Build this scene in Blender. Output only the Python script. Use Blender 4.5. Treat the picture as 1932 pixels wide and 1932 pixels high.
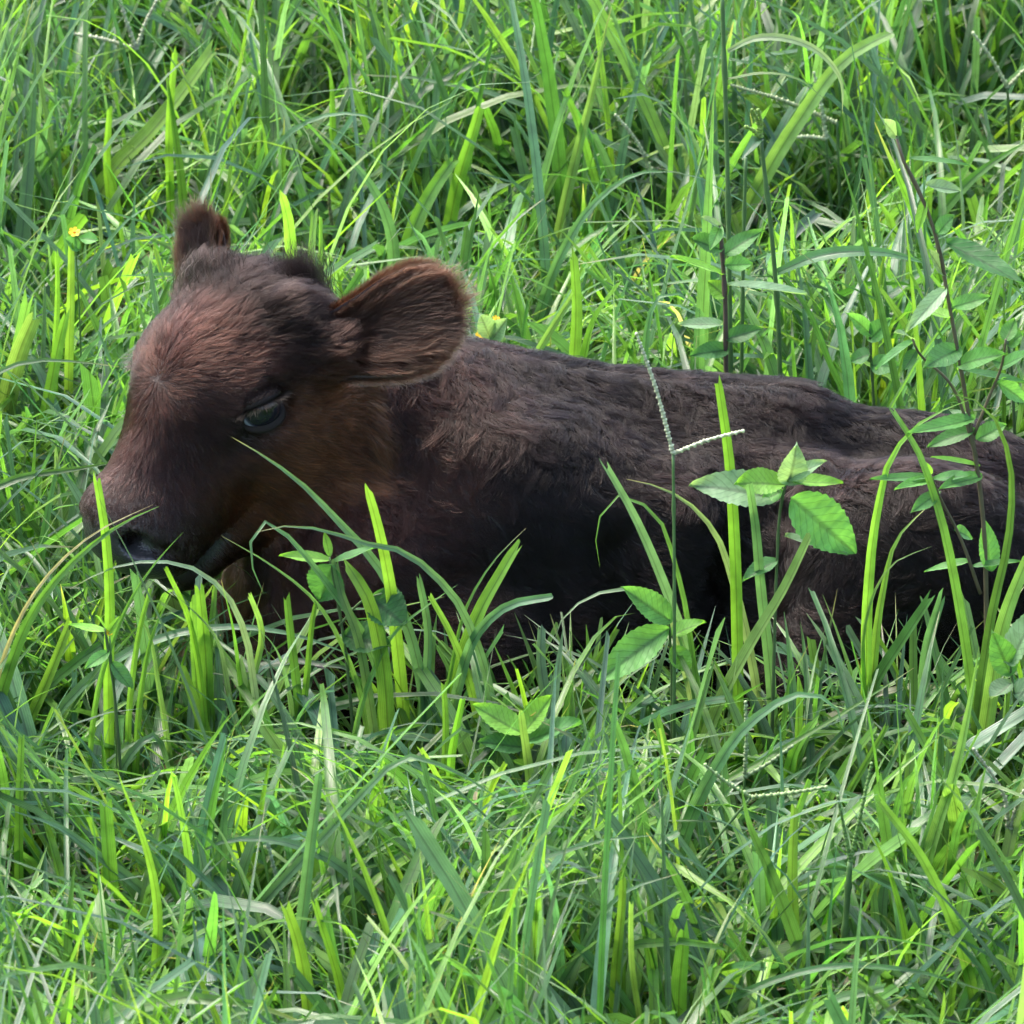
import bpy, math
import numpy as np
from mathutils import Vector, Matrix
from mathutils.kdtree import KDTree

for _o in list(bpy.data.objects):
    bpy.data.objects.remove(_o, do_unlink=True)
scene = bpy.context.scene
COL = scene.collection

# ------------------------------------------------------------------ camera
PITCH = math.radians(22.0)
DIST = 6.4
FRAME_W = 0.95                      # metres across the picture at the calf
TARGET = np.array([0.0, 0.0, 0.22])
FWD = np.array([0.0, math.cos(PITCH), -math.sin(PITCH)])
UPV = np.array([0.0, math.sin(PITCH), math.cos(PITCH)])
RGT = np.array([1.0, 0.0, 0.0])
CAM = TARGET - FWD * DIST
TANH = FRAME_W / 2 / DIST
cam_d = bpy.data.cameras.new('camera')
cam_d.sensor_width = 36.0
cam_d.lens = 18.0 / TANH
cam_d.clip_start = 0.05
cam_d.clip_end = 3000.0
cam_d.dof.use_dof = True
cam_d.dof.focus_distance = DIST - 0.03
cam_d.dof.aperture_fstop = 26.0
cam_o = bpy.data.objects.new('camera', cam_d)
COL.objects.link(cam_o)
cam_o.location = CAM
cam_o.rotation_euler = (math.pi / 2 - PITCH, 0, 0)
scene.camera = cam_o

# ------------------------------------------------------------------ sky and sun
SUN_EL = math.radians(60.0)
SUN_AZ = math.radians(-56.0)         # measured from +Y (behind the calf) towards +X
world = bpy.data.worlds.new('World')
scene.world = world
world.use_nodes = True
wn = world.node_tree.nodes
wl = world.node_tree.links
for n in list(wn):
    wn.remove(n)
sky = wn.new('ShaderNodeTexSky')
sky.sky_type = 'NISHITA'
sky.sun_disc = False
sky.sun_elevation = SUN_EL
sky.sun_rotation = SUN_AZ
sky.air_density = 1.0
sky.dust_density = 5.0
sky.ozone_density = 1.0
bgn = wn.new('ShaderNodeBackground')
bgn.inputs['Strength'].default_value = 0.15
won = wn.new('ShaderNodeOutputWorld')
wl.new(sky.outputs[0], bgn.inputs[0])
wl.new(bgn.outputs[0], won.inputs[0])

sun_d = bpy.data.lights.new('sun', 'SUN')
sun_d.energy = 1.25
sun_d.angle = math.radians(22.0)
sun_d.color = (1.0, 0.95, 0.86)
sun_o = bpy.data.objects.new('sun', sun_d)
COL.objects.link(sun_o)
_sd = Vector((math.sin(SUN_AZ) * math.cos(SUN_EL), math.cos(SUN_AZ) * math.cos(SUN_EL), math.sin(SUN_EL)))
sun_o.rotation_euler = _sd.to_track_quat('Z', 'Y').to_euler()
sun_o.location = (0, 0, 6)

scene.view_settings.view_transform = 'Standard'
scene.view_settings.look = 'None'
scene.view_settings.gamma = 1.0
scene.view_settings.exposure = 2.2
scene.view_settings.use_curve_mapping = False
scene.cycles.use_adaptive_sampling = True
scene.cycles.adaptive_threshold = 0.025
scene.cycles.max_bounces = 6
scene.cycles.diffuse_bounces = 3
scene.cycles.glossy_bounces = 3
scene.cycles.transmission_bounces = 5

# ------------------------------------------------------------------ helpers
rng = np.random.default_rng(7)

def P(px, py, Y):
    """A point of the place: where the line of sight through picture position (px, py) of 1932 meets depth Y."""
    d = FWD + RGT * ((px - 966.0) / 966.0 * TANH) + UPV * ((966.0 - py) / 966.0 * TANH)
    t = (Y - CAM[1]) / d[1]
    return CAM + d * t

def project(pts):
    v = np.asarray(pts) - CAM
    dep = v @ FWD
    return 966 + 966 * (v @ RGT) / dep / TANH, 966 - 966 * (v @ UPV) / dep / TANH

def unit(v):
    v = np.asarray(v, float)
    return v / (np.linalg.norm(v, axis=-1, keepdims=True) + 1e-12)

def mesh_obj(name, verts, faces, mat=None, parent=None, smooth=True, uvs=None, colors=None):
    me = bpy.data.meshes.new(name)
    verts = np.asarray(verts, np.float32)
    if isinstance(faces, np.ndarray):
        nf, k = faces.shape
        me.vertices.add(len(verts))
        me.vertices.foreach_set('co', verts.ravel())
        me.loops.add(nf * k)
        me.loops.foreach_set('vertex_index', faces.astype(np.int32).ravel())
        me.polygons.add(nf)
        me.polygons.foreach_set('loop_start', np.arange(0, nf * k, k, dtype=np.int32))
        me.update(calc_edges=True)
        me.validate()
    else:
        me.from_pydata(verts.tolist(), [], faces)
        me.update()
    if smooth:
        me.polygons.foreach_set('use_smooth', np.ones(len(me.polygons), bool))
    if colors is not None:
        at = me.attributes.new('tint', 'FLOAT_COLOR', 'POINT')
        c = np.ones((len(verts), 4), np.float32)
        colors = np.asarray(colors, np.float32)
        c[:, :colors.shape[1]] = colors
        at.data.foreach_set('color', c.ravel())
    if uvs is not None:
        at = me.attributes.new('strip', 'FLOAT2', 'POINT')
        at.data.foreach_set('vector', np.asarray(uvs, np.float32).ravel())
    if mat:
        me.materials.append(mat)
    o = bpy.data.objects.new(name, me)
    COL.objects.link(o)
    if parent is not None:
        o.parent = parent
    return o

def tag(o, label=None, cat=None, group=None, kind=None):
    if label: o['label'] = label
    if cat: o['category'] = cat
    if group: o['group'] = group
    if kind: o['kind'] = kind
    return o

def empty(name, loc):
    o = bpy.data.objects.new(name, None)
    o.empty_display_size = 0.02
    COL.objects.link(o)
    o.location = loc
    return o

def _hash(ix, iy, iz, seed):
    h = (ix.astype(np.uint32) * np.uint32(374761393) + iy.astype(np.uint32) * np.uint32(668265263)
         + iz.astype(np.uint32) * np.uint32(2246822519) + np.uint32((seed * 3266489917) & 0xffffffff))
    h = (h ^ (h >> np.uint32(13))) * np.uint32(1274126177)
    h = h ^ (h >> np.uint32(16))
    return (h & np.uint32(0xffffff)).astype(np.float32) / np.float32(0xffffff)

def vnoise(p, scale, seed=0):
    """smooth value noise in -1..1 at points p (n,3)"""
    q = np.asarray(p, np.float32) / scale + 1000.0
    i = np.floor(q).astype(np.int64)
    f = (q - i).astype(np.float32)
    f = f * f * (3 - 2 * f)
    out = 0
    for dx in (0, 1):
        wx = f[:, 0] if dx else 1 - f[:, 0]
        for dy in (0, 1):
            wy = f[:, 1] if dy else 1 - f[:, 1]
            for dz in (0, 1):
                wz = f[:, 2] if dz else 1 - f[:, 2]
                out = out + wx * wy * wz * _hash(i[:, 0] + dx, i[:, 1] + dy, i[:, 2] + dz, seed)
    return out * 2 - 1

def new_mat(name):
    m = bpy.data.materials.new(name)
    m.use_nodes = True
    nt = m.node_tree
    for n in list(nt.nodes):
        nt.nodes.remove(n)
    out = nt.nodes.new('ShaderNodeOutputMaterial')
    return m, nt, nt.nodes, nt.links, out

# ================================================================== CALF
# ---- signed distance modelling
def rot_from(x=None, z=None):
    """rotation with local x along x and local z near z"""
    x = unit(x); z = unit(np.asarray(z, float) - x * np.dot(x, z)); y = np.cross(z, x)
    return np.stack([x, y, z], 1)

def sd_ell(p, c, r, R=None):
    q = p - np.asarray(c, np.float32)
    if R is not None:
        q = q @ np.asarray(R, np.float32)
    r = np.asarray(r, np.float32)
    k0 = np.sqrt(((q / r) ** 2).sum(-1))
    k1 = np.sqrt(((q / (r * r)) ** 2).sum(-1)) + 1e-9
    return k0 * (k0 - 1) / k1

def sd_cone(p, a, b, ra, rb):
    a = np.asarray(a, np.float32); b = np.asarray(b, np.float32)
    ab = b - a
    t = np.clip(((p - a) @ ab) / np.dot(ab, ab), 0, 1)
    return np.sqrt(((p - a - t[..., None] * ab) ** 2).sum(-1)) - (ra + (rb - ra) * t)

def smin(a, b, k):
    h = np.maximum(k - np.abs(a - b), 0) / k
    return np.minimum(a, b) - h * h * k * 0.25

def smax(a, b, k):
    return -smin(-a, -b, k)

# head frame: f towards the muzzle, u out of the forehead, s to the animal's left (near) side
_TH = math.radians(43.0)
_HEAD = np.array([-math.cos(math.radians(43)), -math.sin(math.radians(43)), 0.0])
ZAX = np.array([0, 0, 1.0])
HF = math.cos(_TH) * _HEAD - math.sin(_TH) * ZAX
HU = math.sin(_TH) * _HEAD + math.cos(_TH) * ZAX
HS = np.cross(ZAX, _HEAD)
HO = P(458, 505, 0.02)
HSC = np.array([0.975, 1.06, 1.14])
HR = np.stack([HF, HU, HS], 1)          # local -> world columns
def H(a, b, c):
    return HO + HF * (a * HSC[0]) + HU * (b * HSC[1]) + HS * (c * HSC[2])
def to_head(p):
    return ((p - HO) @ HR) / HSC

BIG = []   # (kind, args, k, sub)
def E(c, r, k=0.03, R=None, sub=False): BIG.append(('e', (np.asarray(c, float), np.asarray(r, float), R), k, sub))
def C(a, b, ra, rb, k=0.03, sub=False): BIG.append(('c', (np.asarray(a, float), np.asarray(b, float), ra, rb), k, sub))

# trunk
C((-.03, .13, .170), (.20, .135, .132), .148, .144, .04)
C((.20, .135, .132), (.40, .135, .120), .144, .118, .04)
C((.40, .135, .122), (.56, .135, .085), .120, .095, .04)
C((-.08, .13, .300), (.26, .135, .256), .018, .018, .05)                 # spine ridge
C((.26, .135, .256), (.46, .135, .200), .018, .018, .05)
E((.02, .015, .18), (.085, .055, .115), .09, rot_from((.9, 0, .25), (-.3, 0, .9)))   # shoulder
E((.17, -.005, .13), (.12, .04, .11), .06)                                 # ribs
E((.375, -.008, .152), (.132, .085, .116), .035, rot_from((1, 0, -.10), (0, 0, 1)))   # haunch
E((.33, .03, .205), (.06, .04, .035), .04)                                # hip
C((.30, -.02, .12), (.25, -.09, .07), .07, .05, .04)                      # stifle
C((.25, -.09, .06), (.47, -.10, .045), .035, .025, .02)                   # hind shank
C((.47, -.10, .04), (.33, -.14, .025), .02, .016, .015)
C((.61, .135, .16), (.66, .12, .03), .025, .018, .03)                     # tail
# neck, brisket
C((-.05, .115, .19), H(.030, -.105, -.01), .122, .064, .05)
C((-.12, .09, .15), H(.07, -.125, -.01), .105, .050, .05)
E((-.145, .03, .115), (.125, .105, .125), .05)
C((-.14, -.02, .16), (-.17, -.05, .06), .075, .055, .05)
# folded forelegs
C((-.03, -.06, .09), (-.24, -.07, .055), .05, .036, .04)
C((-.24, -.07, .045), (-.06, -.11, .028), .028, .02, .02)
C((-.05, .20, .09), (-.27, .13, .055), .05, .036, .04)
C((-.27, .13, .045), (-.08, .20, .028), .028, .02, .02)
for _i in range(5):                                                          # ribs
    C((.035 + .036 * _i, .03, .255 - .006 * _i), (.075 + .038 * _i, -.052, .12), .012, .014, .03)
E((.265, .035, .230), (.042, .034, .026), .03)                                   # point of the hip
C((.228, -.01, .240), (.205, -.070, .09), .022, .026, .05, True)                 # hollow before the thigh
C((.095, -.055, .20), (.115, -.075, .08), .010, .014, .04, True)                 # hollow behind the shoulder
E((-.02, -.045, .095), (.05, .04, .045), .05)                                    # elbow
NBODY = len(BIG)
# head
HRm = HR
E(H(.062, -.074, 0), (.078, .076, .082), .03, HRm)
E(H(.095, -.036, 0), (.078, .055, .070), .03, HRm)       # domed forehead
E(H(.026, -.046, 0), (.046, .034, .066), .03, HRm)        # poll
for sg in (-1, 1):
    E(H(.096, -.036, sg * .056), (.036, .024, .022), .020, HRm)     # brow
    E(H(.018, -.026, sg * .046), (.018, .020, .016), .018, HRm)     # horn bud
    E(H(.085, -.115, sg * .046), (.078, .078, .042), .03, HRm)    # cheek
    C(H(.060, -.174, sg * .046), H(.228, -.128, sg * .018), .044, .022, .025)  # jaw bone
    C(H(.155, -.066, sg * .040), H(.215, -.070, sg * .030), .022, .022, .03)  # cheekbone ridge
    E(H(.255, -.066, sg * .026), (.032, .036, .026), .02, HRm)    # nostril wing
    C(H(.205, -.088, sg * .036), H(.250, -.092, sg * .026), .018, .018, .02)    # lip
    C(H(.025, -.058, sg * .058), H(.022, -.062, sg * .080), .032, .024, .03)    # ear root
C(H(.10, -.058, 0), H(.245, -.050, 0), .062, .035, .03)     # nasal bridge
C(H(.09, -.110, 0), H(.235, -.080, 0), .066, .038, .03)
E(H(.252, -.068, 0), (.042, .050, .044), .02, HRm)        # muzzle
E(H(.240, -.134, 0), (.036, .026, .034), .016, HRm)       # chin
C(H(.10, -.160, 0), H(.215, -.128, 0), .048, .028, .03)     # under the jaw
for sg in (-1, 1):      # mouth line
    C(H(.212, -.114, sg * .048), H(.248, -.118, sg * .040), .006, .007, .008, sub=True)
    C(H(.248, -.118, sg * .040), H(.290, -.116, 0), .007, .006, .008, sub=True)
EYE = {}
for sg in (-1, 1):
    EYE[sg] = H(.106, -.046, sg * .0585)
    E(H(.107, -.047, sg * .076), (.029, .0245, .018), .012, HRm, True)   # socket
    C(H(.132, -.046, sg * .080), H(.160, -.046, sg * .064), .012, .007, .018, True)  # tear groove
    C(H(.268, -.044, sg * .016), H(.278, -.044, sg * .036), .010, .0125, .006, True)   # nostril
    C(H(.274, -.048, sg * .034), H(.266, -.066, sg * .046), .0095, .0060, .006, True)

def sd_calf_pts(p):
    p = np.asarray(p, np.float32)
    d = np.full(p.shape[:-1], 1.0, np.float32)
    for kind, args, k, sub in BIG:
        v = sd_ell(p, *args) if kind == 'e' else sd_cone(p, *args)
        d = smax(d, -v, k) if sub else smin(d, v, k)
    return d

# ---- sample on a grid (each primitive only inside its own box)
VOX = 0.0042
G0 = np.array([-.50, -.24, -.012]); G1 = np.array([.72, .36, .58])
NG = np.ceil((G1 - G0) / VOX).astype(int)
axes = [np.float32(G0[i] + VOX * np.arange(NG[i])) for i in range(3)]
GRID = np.full(tuple(NG), 1.0, np.float32)
for kind, args, k, sub in BIG:
    if kind == 'e':
        m = max(args[1]); lo = args[0] - m; hi = args[0] + m
    else:
        m = max(args[2], args[3]); lo = np.minimum(args[0], args[1]) - m; hi = np.maximum(args[0], args[1]) + m
    lo = lo - k - .03; hi = hi + k + .03
    i0 = np.clip(np.floor((lo - G0) / VOX).astype(int), 0, NG); i1 = np.clip(np.ceil((hi - G0) / VOX).astype(int) + 1, 0, NG)
    sl = tuple(slice(i0[j], i1[j]) for j in range(3))
    pp = np.stack(np.meshgrid(*[axes[j][sl[j]] for j in range(3)], indexing='ij'), -1)
    v = sd_ell(pp, *args) if kind == 'e' else sd_cone(pp, *args)
    GRID[sl] = smax(GRID[sl], -v, k) if sub else smin(GRID[sl], v, k)

def grid_sd(p):
    q = (np.asarray(p) - G0) / VOX
    i = np.round(q).astype(int)
    ok = np.all((i >= 0) & (i < NG), axis=-1)
    i = np.clip(i, 0, NG - 1)
    return np.where(ok, GRID[i[..., 0], i[..., 1], i[..., 2]], 1.0)

def surface_nets(g, origin, h):
    nx, ny, nz = g.shape
    s = g < 0
    c = [s[dx:nx - 1 + dx, dy:ny - 1 + dy, dz:nz - 1 + dz] for dx in (0, 1) for dy in (0, 1) for dz in (0, 1)]
    cnt = sum(x.astype(np.int8) for x in c)
    cell = np.argwhere((cnt > 0) & (cnt < 8))
    idx = -np.ones((nx - 1, ny - 1, nz - 1), np.int32)
    idx[tuple(cell.T)] = np.arange(len(cell))
    acc = np.zeros((len(cell), 3)); num = np.zeros(len(cell))
    offs = [(dx, dy, dz) for dx in (0, 1) for dy in (0, 1) for dz in (0, 1)]
    for a in range(8):
        for b in range(a + 1, 8):
            A = np.array(offs[a]); B = np.array(offs[b])
            if np.abs(A - B).sum() != 1:
                continue
            va = g[tuple((cell + A).T)]; vb = g[tuple((cell + B).T)]
            m = (va < 0) != (vb < 0)
            t = np.where(m, va / np.where(m, va - vb, 1), 0)[:, None]
            acc += np.where(m[:, None], A + t * (B - A), 0); num += m
    verts = origin + h * (cell + acc / num[:, None])
    faces = []
    for ax in range(3):
        o1, o2 = [(1, 2), (2, 0), (0, 1)][ax]
        sa = [slice(0, n) for n in (nx, ny, nz)]; sb = list(sa)
        sa[ax] = slice(0, g.shape[ax] - 1); sb[ax] = slice(1, g.shape[ax])
        A = s[tuple(sa)]; B = s[tuple(sb)]
        e = np.argwhere(A != B)
        e = e[(e[:, o1] > 0) & (e[:, o2] > 0) & (e[:, o1] < g.shape[o1] - 1) & (e[:, o2] < g.shape[o2] - 1)]
        flip = ~A[tuple(e.T)]
        u = np.zeros(3, int); u[o1] = 1; w = np.zeros(3, int); w[o2] = 1
        q = np.stack([idx[tuple((e - u - w).T)], idx[tuple((e - w).T)], idx[tuple(e.T)], idx[tuple((e - u).T)]], 1)
        q[flip] = q[flip][:, ::-1]
        faces.append(q)
    F = np.concatenate(faces)
    return verts, F[(F >= 0).all(1)]

BV, BF = surface_nets(GRID, G0, VOX)
def sd_grad(p, h=0.0015):
    g = np.stack([sd_calf_pts(p + np.float32(h) * e) - sd_calf_pts(p - np.float32(h) * e) for e in np.eye(3, dtype=np.float32)], -1)
    return g / (2 * h)
_g = sd_grad(BV)
_d = sd_calf_pts(BV)
BN = unit(_g)
BV = BV - BN * np.clip(_d, -.004, .004)[:, None]
BV[:, 2] = np.maximum(BV[:, 2], -0.02)

# ---- regions of the body, as smooth masks
def regions(p):
    h = to_head(p)
    a, b, c = h[:, 0], h[:, 1], np.abs(h[:, 2])
    dh = np.full(len(p), 1.0, np.float32); db = np.full(len(p), 1.0, np.float32)
    for i, (kind, args, k, sub) in enumerate(BIG):
        if sub: continue
        v = sd_ell(np.float32(p), *args) if kind == 'e' else sd_cone(np.float32(p), *args)
        if i < NBODY: db = np.minimum(db, v)
        else: dh = np.minimum(dh, v)
    head = np.clip(0.5 + (db - dh) / .03, 0, 1)
    return h, head

def sstep(x, a, b):
    t = np.clip((x - a) / (b - a), 0, 1)
    return t * t * (3 - 2 * t)

def coat_colour(p):
    h, head = regions(p)
    a, b, c = h[:, 0], h[:, 1], np.abs(h[:, 2])
    n1 = vnoise(p, .05, 3)[:, None]; n2 = vnoise(p, .016, 4)[:, None]
    black = np.array([.0034, .0024, .0022]); brown = np.array([.0190, .0076, .0055]); rust = np.array([.112, .042, .0175]); plum = np.array([.0110, .0056, .0055])
    body = black + (plum - black) * np.clip(.12 + .40 * n1, 0, 1)
    # a rusty tinge on the neck and behind the jaw
    near_neck = sstep(-p[:, 0], -.02, .16)[:, None]
    body = body + (brown * 1.9 - body) * near_neck * np.clip(.55 + .4 * n1, 0, 1)
    hd = brown + (plum - brown) * np.clip(.30 + .6 * n1, 0, 1)
    cheek = (sstep(-b, .015, .14) * sstep(a, -.02, .06) * (1 - .75 * sstep(a, .16, .24)))[:, None]
    hd = hd + (rust - hd) * cheek * np.clip(.75 + .35 * n1, 0, 1)
    poll = ((1 - sstep(a, .03, .085)) * sstep(b, -.075, -.02))[:, None]
    hd = hd + (black * 1.15 - hd) * poll * .9
    muzz = sstep(a, .20, .255)[:, None]
    hd = hd + (np.array([.010, .008, .0075]) - hd) * muzz * .45
    eye = np.exp(-((a - .132) ** 2 / .034 ** 2 + (b + .048) ** 2 / .020 ** 2))[:, None] * (c > .03)[:, None]
    hd = hd + (np.array([.008, .006, .005]) - hd) * np.clip(eye * .9, 0, 1)
    col = body + (hd - body) * head[:, None]
    return np.clip(col * (1 + .22 * n2), .002, 1), h, head

_bc, _bh, _bhead = coat_colour(BV)
NOSE = np.clip(sstep(_bh[:, 0], .268, .276) * (_bhead > .5), 0, 1) * sstep(-_bh[:, 1], .020, .030)
_mouth = sstep(_bh[:, 0], .20, .22) * np.exp(-((_bh[:, 1] + .117) / .010) ** 2)
NOSE = np.clip(np.maximum(NOSE, _mouth), 0, 1)
for sg in (-1, 1):
    NOSE = np.maximum(NOSE, np.exp(-(np.linalg.norm(BV - H(.274, -.048, sg * .031), axis=1) / .020) ** 4))
for sg in (-1, 1):     # bare rim round each eye
    pass
skin = _bc * .8
skin = skin + (np.array([.030, .029, .032]) - skin) * NOSE[:, None]

calf = empty('calf', (0.1, 0.1, 0))
calf.location = (0, 0, 0)
tag(calf, 'dark brown calf lying in the tall green grass', 'calf')

m_skin, nt, N, L, out = new_mat('calf_skin')
at = N.new('ShaderNodeAttribute'); at.attribute_name = 'tint'
bs = N.new('ShaderNodeBsdfPrincipled')
L.new(at.outputs['Color'], bs.inputs['Base Color'])
mr = N.new('ShaderNodeMapRange'); mr.inputs['To Min'].default_value = .75; mr.inputs['To Max'].default_value = .30
L.new(at.outputs['Alpha'], mr.inputs['Value']); L.new(mr.outputs[0], bs.inputs['Roughness'])
vt = N.new('ShaderNodeTexVoronoi'); vt.inputs['Scale'].default_value = 380.0
tc = N.new('ShaderNodeTexCoord'); L.new(tc.outputs['Object'], vt.inputs['Vector'])
bp = N.new('ShaderNodeBump'); bp.inputs['Strength'].default_value = .45; bp.inputs['Distance'].default_value = .0012
L.new(vt.outputs['Distance'], bp.inputs['Height']); L.new(bp.outputs[0], bs.inputs['Normal'])
L.new(bs.outputs[0], out.inputs[0])
body = mesh_obj('body', BV, BF, m_skin, calf, colors=np.concatenate([skin, NOSE[:, None]], 1))

# ---- ears: a leaf-shaped cupped shell with thickness
EAR_E = unit(np.array([.93, -.20, .33]))
def mirror(v):
    v = np.asarray(v, float)
    return v - 2 * np.outer(v @ HS, HS) if v.ndim > 1 else v - 2 * np.dot(v, HS) * HS
def mirror_pt(p):
    return HO + mirror(p - HO)
EAR_L = 0.124
def ear_surface(base, e, nrm, length, ws, upper):
    nrm = unit(np.array(nrm))             # the way the cup opens
    nrm = unit(nrm - e * np.dot(nrm, e))
    w = np.cross(e, nrm)
    if np.dot(w, upper) < 0: w = -w
    nt_, nw = 25, 21
    T = np.linspace(0, 1, nt_); U = np.linspace(-1, 1, nw)
    V = []; 
    prof_t = [0, .1, .3, .5, .7, .85, .95, 1.0]
    prof_u = [.026, .027, .031, .038, .042, .038, .025, .004]     # upper half width
    prof_l = [.032, .036, .046, .053, .052, .040, .024, .004]     # lower half width
    for t in T:
        wu = np.interp(t, prof_t, prof_u); wl_ = np.interp(t, prof_t, prof_l)
        cup = .019 * (1 - t) ** .8 + .003
        for u in U:
            wid = wu if u > 0 else wl_
            c = base + e * (length * t) + w * (u * wid * ws) + nrm * (cup * u * u - cup * .55) * (0.6 + .4 * (1 - t)) + nrm * (-.012 * t * t) + w * (.010 * math.sin(t * 2.2))
            V.append(c)
    V = np.array(V)
    F = [(i * nw + j, (i + 1) * nw + j, (i + 1) * nw + j + 1, i * nw + j + 1) for i in range(nt_ - 1) for j in range(nw - 1)]
    return V, F, nt_, nw, e, w, nrm

EAR_NEAR = ear_surface(H(.020, -.060, .076), EAR_E, (-.34, -.86, .36), EAR_L, 1.0, ZAX)
EAR_FAR = ear_surface(H(.030, -.062, -.066), unit(np.array([-.24, .42, .86])), (-.55, -.80, .15), .080, .62, RGT)
def solid_sheet(V, F, thick, n_i, n_j, nrm):
    """close a grid sheet into a thin solid"""
    g = V.reshape(n_i, n_j, 3)
    du = np.gradient(g, axis=0); dv = np.gradient(g, axis=1)
    n = unit(np.cross(du, dv)); 
    if (n.reshape(-1, 3) @ nrm).mean() < 0: n = -n
    edge = np.ones((n_i, n_j)); edge[:, 0] = edge[:, -1] = .15; edge[-1, :] = .15
    A = (g + n * (thick / 2) * edge[..., None]).reshape(-1, 3); B = (g - n * (thick / 2) * edge[..., None]).reshape(-1, 3)
    k = n_i * n_j
    f = [tuple(q) for q in F] + [tuple(x + k for x in q[::-1]) for q in F]
    rim = [i * n_j for i in range(n_i)] + [(n_i - 1) * n_j + j for j in range(1, n_j)] + [i * n_j + n_j - 1 for i in range(n_i - 2, -1, -1)] + list(range(n_j - 2, 0, -1))
    for a, b in zip(rim, rim[1:] + rim[:1]):
        f.append((a, a + k, b + k, b))
    return np.concatenate([A, B]), f, n.reshape(-1, 3)
ears = []
for _e, _lab in ((EAR_NEAR, 'near ear, broad and held out to the side'), (EAR_FAR, 'far ear, pointing up beyond the poll')):
    _V, _F, _nt, _nw, _ee, _ew, _en = _e
    SV, SF, EN = solid_sheet(_V, _F, .005, _nt, _nw, _en)
    o = mesh_obj('ear', SV, SF, m_skin, calf, colors=np.tile(np.array([[.016, .009, .008, 0]]), (len(SV), 1)))
    o['label'] = _lab
    ears.append((o, _e, EN))

# ---- eyes
m_eye, nt, N, L, out = new_mat('calf_eye')
at = N.new('ShaderNodeAttribute'); at.attribute_name = 'tint'
bs = N.new('ShaderNodeBsdfPrincipled'); bs.inputs['Roughness'].default_value = .10; bs.inputs['Specular IOR Level'].default_value = .4
L.new(at.outputs['Color'], bs.inputs['Base Color']); L.new(bs.outputs[0], out.inputs[0])
m_lid, nt, N, L, out = new_mat('calf_eyelid')
bs = N.new('ShaderNodeBsdfPrincipled'); bs.inputs['Base Color'].default_value = (.013, .0095, .0085, 1); bs.inputs['Roughness'].default_value = .75; bs.inputs['Specular IOR Level'].default_value = .25
nz = N.new('ShaderNodeTexNoise'); nz.inputs['Scale'].default_value = 420; nz.inputs['Detail'].default_value = 4
bp = N.new('ShaderNodeBump'); bp.inputs['Strength'].default_value = .5; bp.inputs['Distance'].default_value = .001
L.new(nz.outputs[0], bp.inputs['Height']); L.new(bp.outputs[0], bs.inputs['Normal']); L.new(bs.outputs[0], out.inputs[0])

RE = .0222
LIDS = []
def eye_parts(sg):
    c = EYE[sg]
    look = unit(HS * sg * .90 + HF * .12 + HU * .22)
    fx = np.array([-1.0, 0, 0]) * .96 - UPV * .22
    if sg < 0: fx = fx - 2 * np.dot(fx, HS) * HS if False else HF * .8 + HU * .6
    fx = unit(fx - look * np.dot(fx, look))    # towards the tear duct
    up = np.cross(look, fx)
    if up[2] < 0: up = -up
    gaze = unit(look + up * .20)
    gx = unit(fx - gaze * np.dot(fx, gaze)); gu = np.cross(gaze, gx)
    # ball
    V = []; Fq = []; colr = []
    n1, n2 = 28, 40
    for i in range(n1):
        th = math.pi * i / (n1 - 1)
        for j in range(n2):
            ph = 2 * math.pi * j / n2
            bulge = RE * (1 + .05 * max(0, math.cos(th)) ** 6)
            V.append(c + bulge * (gaze * math.cos(th) + (gx * math.cos(ph) + gu * math.sin(ph)) * math.sin(th)))
            if th < .30: q = (.004, .004, .006)
            elif th < 1.00: q = (.011, .011, .015)
            elif th < 1.05: q = (.04, .045, .06)
            else: q = (.26, .29, .37)
            colr.append(q)
    for i in range(n1 - 1):
        for j in range(n2):
            Fq.append((i * n2 + j, i * n2 + (j + 1) % n2, (i + 1) * n2 + (j + 1) % n2, (i + 1) * n2 + j))
    eye = mesh_obj('eye', V, Fq, m_eye, calf, colors=colr)
    # lids: shells that leave an almond opening
    for nm, sgn in (('upper_eyelid', 1), ('lower_eyelid', -1)):
        LV = []; LF = []
        nu, nv = 33, 11
        for i in range(nu):
            x = -1.0 + 2.0 * i / (nu - 1)                  # along the slit, -1 outer corner .. 1 tear duct
            op = max(0.0, 1 - x * x) ** .55
            lat0 = (.33 * op if sgn > 0 else .60 * op)
            lat0 = lat0 * sgn - .10 * x
            for j in range(nv):
                t = j / (nv - 1)
                lat = lat0 + sgn * t * .95
                lon = x * 1.42
                d = look * math.cos(lat) * math.cos(lon) + fx * math.sin(lon) * math.cos(lat * .6) + up * math.sin(lat)
                d = unit(d)
                r = RE * (1.10 + .16 * math.sin(min(1, t * 2.2) * math.pi) * (1 if sgn > 0 else .75) + .06 * t)
                r = RE + (r - RE) * (1 - .75 * min(1, abs(x)) ** 6)
                if t == 0: r = RE * 1.02
                LV.append(c + d * r)
        for i in range(nu - 1):
            for j in range(nv - 1):
                q = (i * nv + j, (i + 1) * nv + j, (i + 1) * nv + j + 1, i * nv + j + 1)
                LF.append(q)
        mesh_obj(nm, LV, LF, m_lid, eye)
        LIDS.append((sg, np.array(LV).reshape(nu, nv, 3), look, fx, up, sgn, eye))
    return eye, look, fx, up
EYEF = {}
for sg in (1, -1):
    EYEF[sg] = eye_parts(sg)

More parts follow.
